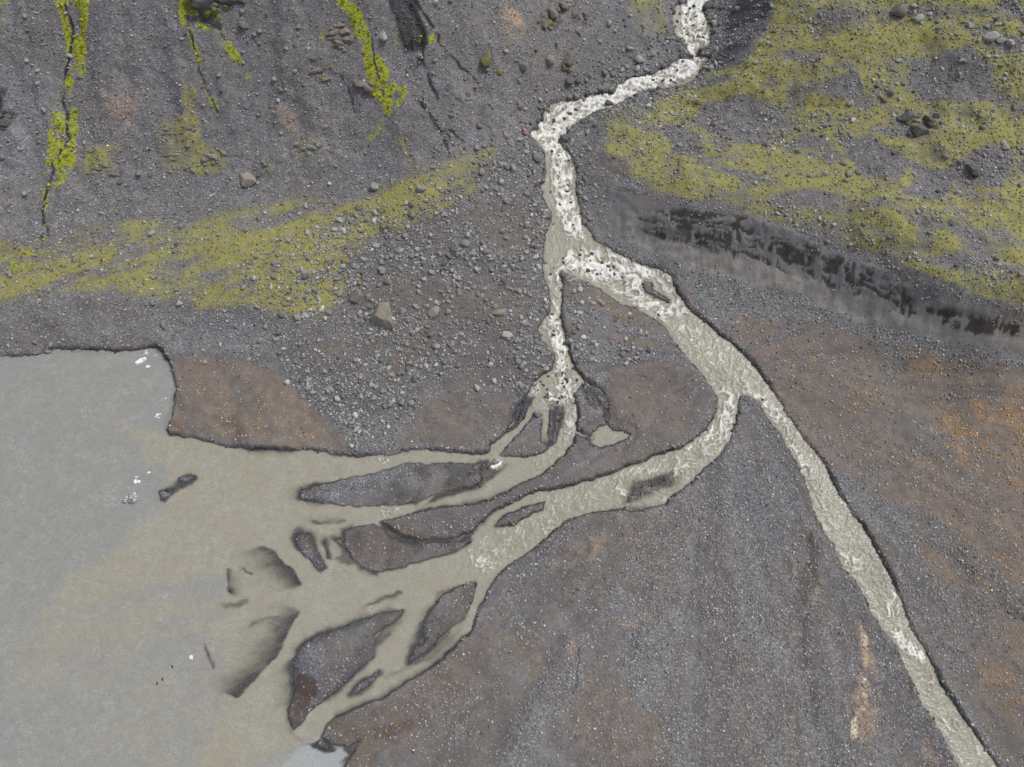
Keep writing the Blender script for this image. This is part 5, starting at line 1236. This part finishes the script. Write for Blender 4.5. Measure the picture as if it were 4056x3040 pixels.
def tints(idx, pal, wts, jit=.18):
    k = len(idx)
    pal = np.array(pal); w_ = np.array(wts, float); w_ /= w_.sum()
    c = pal[rng.choice(len(pal), k, p=w_)] * rng.lognormal(0, jit, (k, 1))
    wt_ = np.clip(wet[idx], 0, 1)[:, None]
    c = c * (1 - .72 * wt_)
    return c
GPAL = [(.25, .25, .256), (.33, .33, .333), (.16, .16, .167), (.41, .41, .405), (.26, .235, .21), (.36, .365, .38)]
GW = [4, 3, 2.5, 1.2, 1.6, .8]
def psize(k, lo, hi, a=2.4):
    q = rng.random(k)
    return (lo ** (1 - a) + q * (hi ** (1 - a) - lo ** (1 - a))) ** (1 / (1 - a))

clump = sstep(.36, .62, fbm(X, Y, 4.2, 4, 141)); clump2 = sstep(.38, .6, fbm(X, Y, 1.8, 3, 142))
drywt = land * sstep(1, 5, dout)
field = soft(P('D', 520, 560, 640, 500, 760, 460, 900, 470, 1000, 360, 1080, 330, 1150, 300, 1175, 360, 1190, 560, 1195, 660, 1175, 700, 1190, 760, 1170, 830, 1120, 850, 1000, 820, 900, 840, 830, 880, 760, 950, 700, 900, 620, 790, 560, 700), 18)
field2 = soft(P('D', 1220, 600, 1310, 640, 1370, 680, 1420, 720, 1440, 790, 1330, 800, 1250, 795, 1225, 700), 10)
rbank = np.clip(line(P('D', 1505, -100, 1500, 60, 1505, 120, 1420, 165, 1270, 225, 1170, 280, 1210, 350, 1215, 460), 62, 30), 0, 1) * land
stream = line(P('D', 1205, 560, 1200, 680, 1205, 790, 1200, 850), 70, 25) * land
mossyL = O1; mossyR = O2
toe = soft(P('T22', 0, 900, 250, 850, 560, 900, 520, 1020, 420, 1130, 400, 1230, 150, 1270, 60, 1180, -150, 950, -330, 800), 10)

# cobbles
wgt = drywt * (field * (.0030 + .0085 * clump * (.4 + .6 * clump2)) + field2 * .0085 * (.4 + .6 * clump2) + .0045 * rbank + .004 * stream
               + mossyL * .0028 * clump + mossyR * .0048 * (.15 + clump) * (.4 + clump2) + .0005 * hillL + toe * .004) * (1 - .8 * siltmask * (1 - field))
ix = scatter_pts(wgt)
add_scatter('cobbles', 'loose rounded grey cobbles strewn over moraine and stone field', ix, psize(len(ix), 4.5, 16, 3.0) * np.where(mossyR[ix] > .5, .82, 1), tints(ix, GPAL, GW), .22)
# gravel
gz = np.clip(.010 + .016 * clump * clump2 + .016 * field + .010 * toe + .018 * talus + .010 * rbank + .012 * stream, 0, .05)
wgt = drywt * gz * (1 - .80 * siltmask) * (1 - .93 * scarp) * (1 - .35 * hillL) * (1 + .3 * mossyR)
wgt = wgt + drywt * STRK * .016
wgt = wgt + drywt * siltmask * .006 * sstep(.5, .66, fbm(X * .55 + Y * .62, (Y * .6 - X * .55) * .3, 2.8, 4, 122))
ix = scatter_pts(wgt)
add_scatter('gravel', 'coarse grey gravel scattered over the outwash plain and scree', ix, psize(len(ix), 2.6, 6.2, 2.6), tints(ix, GPAL, GW, .22), .25)
# pale pebbles of the plain
wgt = drywt * plain * (1 - hillL) * (1 - .7 * siltmask) * (V > 1000) * .010 * (.3 + clump2) + .0016 * drywt * hillL + .0030 * drywt * hillR + .003 * drywt * mossyL
ix = scatter_pts(wgt)
add_scatter('pale_pebbles', 'pale grey pebbles dotted over the gravel', ix, psize(len(ix), 2.0, 4.6, 2.8), tints(ix, [(.37, .37, .38), (.29, .30, .31), (.43, .43, .42)], [2, 4, .6]), .25)
# orange pebbles
orz = np.zeros(NPT)
for poly, a in ((P('T23', 1450, 650, 1600, 680, 1860, 760, 1700, 810, 1530, 790), .02), (P('T23', 650, 560, 900, 600, 950, 740, 800, 740), .010), (P('T23', 1060, 850, 1250, 900, 1240, 1010, 1080, 1000), .010), (P('T23', 700, 780, 1100, 900, 1100, 960, 720, 820), .005),
                (P('T23', 1600, 940, 2000, 900, 2211, 820, 2500, 900, 2500, 1500, 2100, 1500, 1800, 1360, 1650, 1150), .017), (P('T23', 1180, 1050, 1500, 1250, 1800, 1500, 1900, 1658, 1500, 1500, 1200, 1200), .006), (P('T23', 1240, 900, 1380, 960, 1360, 1020, 1250, 1000), .010),
                (P('T33', 1750, 50, 2211, 100, 2400, 500, 2211, 600, 1800, 500), .005), (P('T33', 1900, 950, 2100, 1000, 2300, 1300, 2200, 1450, 1950, 1150), .010), (P('T21', 1120, 800, 1700, 900, 2000, 1150, 1700, 1180, 1150, 1130), .0035),
                (P('T22', 1640, 250, 1950, 400, 1900, 560, 1700, 500), .0022), (P('T32', 850, 480, 1450, 480, 1450, 760, 1000, 1200, 800, 1100, 900, 800), .0008), (P('T32', 0, 1350, 600, 1200, 620, 1500, 100, 1600), .0012), (P('T33', 0, 0, 600, 0, 600, 1658, 0, 1658), .0003)):
    orz = np.maximum(orz, a * soft(poly, 14))
ix = scatter_pts(np.maximum(orz * 1.4, .0012 * rp) * drywt * (.25 + 1.0 * sstep(.38, .62, fbm(X, Y, 2.0, 3, 151))))
add_scatter('orange_pebbles', 'rusty orange pebbles sprinkled over the brown silt', ix, psize(len(ix), 2.4, 6, 2.8), tints(ix, [(.50, .29, .11), (.42, .26, .14), (.58, .38, .19)], [3, 3, 1]), .25)
# wet stones of the water's edge and the shoals
edge = np.where((WS > -7) & (WS < 5), 1, 0) * (U > 1000) * .022 + np.where((WS > -5) & (WS < 2), 1, 0) * (U <= 1000) * .010
edge = edge + (SHO > .75) * (U > 1050) * .010 + (wet > .5) * land * (U > 740) * .006
ix = scatter_pts(edge * (1 - .7 * delta_zone * (U < 1000)))
add_scatter('shore_stones', 'dark wet stones along the water edge', ix, psize(len(ix), 2.4, 7.5, 2.6), tints(ix, GPAL, GW) * .85, .15)
# the smaller traced stones
EI = np.array([ground_at(*P(e[2], e[3], e[4])[0]) for e in EXTRA])
Hs = H.copy(); H[:] = np.where(WS > 0, np.maximum(H, Wz - .10), H)
add_scatter('small_boulders', 'small dark and grey stones in and beside the rapids', EI, np.array([e[0] for e in EXTRA]) * 1.05, np.array([KC[e[7]] for e in EXTRA]), .15)
H[:] = Hs
# small dark stones breaking the rapids
ix = scatter_pts((FOAM > .5) * (WS > 4) * .0002)
Hs = H.copy(); H[:] = np.where(WS > 0, np.maximum(H, Wz - .12), H)
add_scatter('rapids_stones', 'small dark wet stones breaking through the rapids', ix, psize(len(ix), 4, 9, 2.6), tints(ix, [(.12, .12, .125), (.16, .16, .16)], [1, 1]), .2)
H[:] = Hs

# moss cushions and leafy tufts at the seeps
MM = N('moss_tuft'); _c = MM.attr('tint', 'INSTANCER').outputs['Color']; _p = MM.n('ShaderNodeNewGeometry').outputs['Position']
_bs = MM.n('ShaderNodeBsdfPrincipled'); _nn = MM.noise(_p, 9, 4, .65)
MM.l(MM.mix(1.0, _c, MM.mix(MM.rng(_nn, .3, .7), (.6, .62, .6), (1.3, 1.25, 1.2)), 'MULTIPLY'), _bs.inputs['Base Color']); _bs.inputs['Roughness'].default_value = .95; _bs.inputs['Specular IOR Level'].default_value = .1
MM.l(MM.bump(_nn, 1, .15), _bs.inputs['Normal']); MM.l(_bs.outputs[0], MM.out.inputs[0])
mprot = bpy.data.collections.new('moss_shapes')
for i in range(5):
    r_ = random.Random(900 + i); bm = bmesh.new()
    for q in range(26):                       # a cushion of small tilted leaf blades over a low mound
        an, rd = r_.uniform(0, 6.28), math.sqrt(r_.random()) * .95
        x, y = rd * math.cos(an), rd * math.sin(an); z = .55 * (1 - rd * rd) + r_.uniform(-.05, .2)
        L_, W2 = r_.uniform(.28, .5), r_.uniform(.10, .2); dr = an + r_.uniform(-.9, .9); up = r_.uniform(.05, .5)
        d = Vector((math.cos(dr), math.sin(dr), up)) * L_; s_ = Vector((-math.sin(dr), math.cos(dr), 0)) * W2; p = Vector((x, y, z))
        vs = [bm.verts.new(p), bm.verts.new(p + d * .5 + s_), bm.verts.new(p + d), bm.verts.new(p + d * .5 - s_)]
        bm.faces.new(vs)
    bmesh.ops.create_icosphere(bm, subdivisions=2, radius=1, matrix=Matrix.Diagonal((.85, .85, .5, 1)))
    me = bpy.data.meshes.new('moss_shape'); bm.to_mesh(me); bm.free(); me.materials.append(MM.m)
    mprot.objects.link(bpy.data.objects.new('moss_shape', me))
TREE_M = scatter_tree(mprot)
ix = scatter_pts(np.clip(BRI - .25, 0, 1) * .014)
add_scatter('seep_moss', 'lush yellow-green moss cushions along the seeps', ix, psize(len(ix), 3.5, 9, 2.2), np.array([(.34, .31, .03), (.28, .37, .03), (.48, .52, .06), (.36, .30, .04)])[rng.choice(4, len(ix), p=[.34, .3, .16, .2])] * rng.lognormal(0, .15, (len(ix), 1)), .3, TREE_M, 5, (.5, .8))
ix = scatter_pts(np.clip(MOSS - .35, 0, 1) * .011)
add_scatter('carpet_moss', 'dry olive moss growing between the stones', ix, psize(len(ix), 3.0, 7, 2.4), np.array([(.22, .20, .06), (.29, .265, .07), (.36, .335, .095)])[rng.choice(3, len(ix))] * rng.lognormal(0, .15, (len(ix), 1)), .42, TREE_M, 5, (.25, .45))
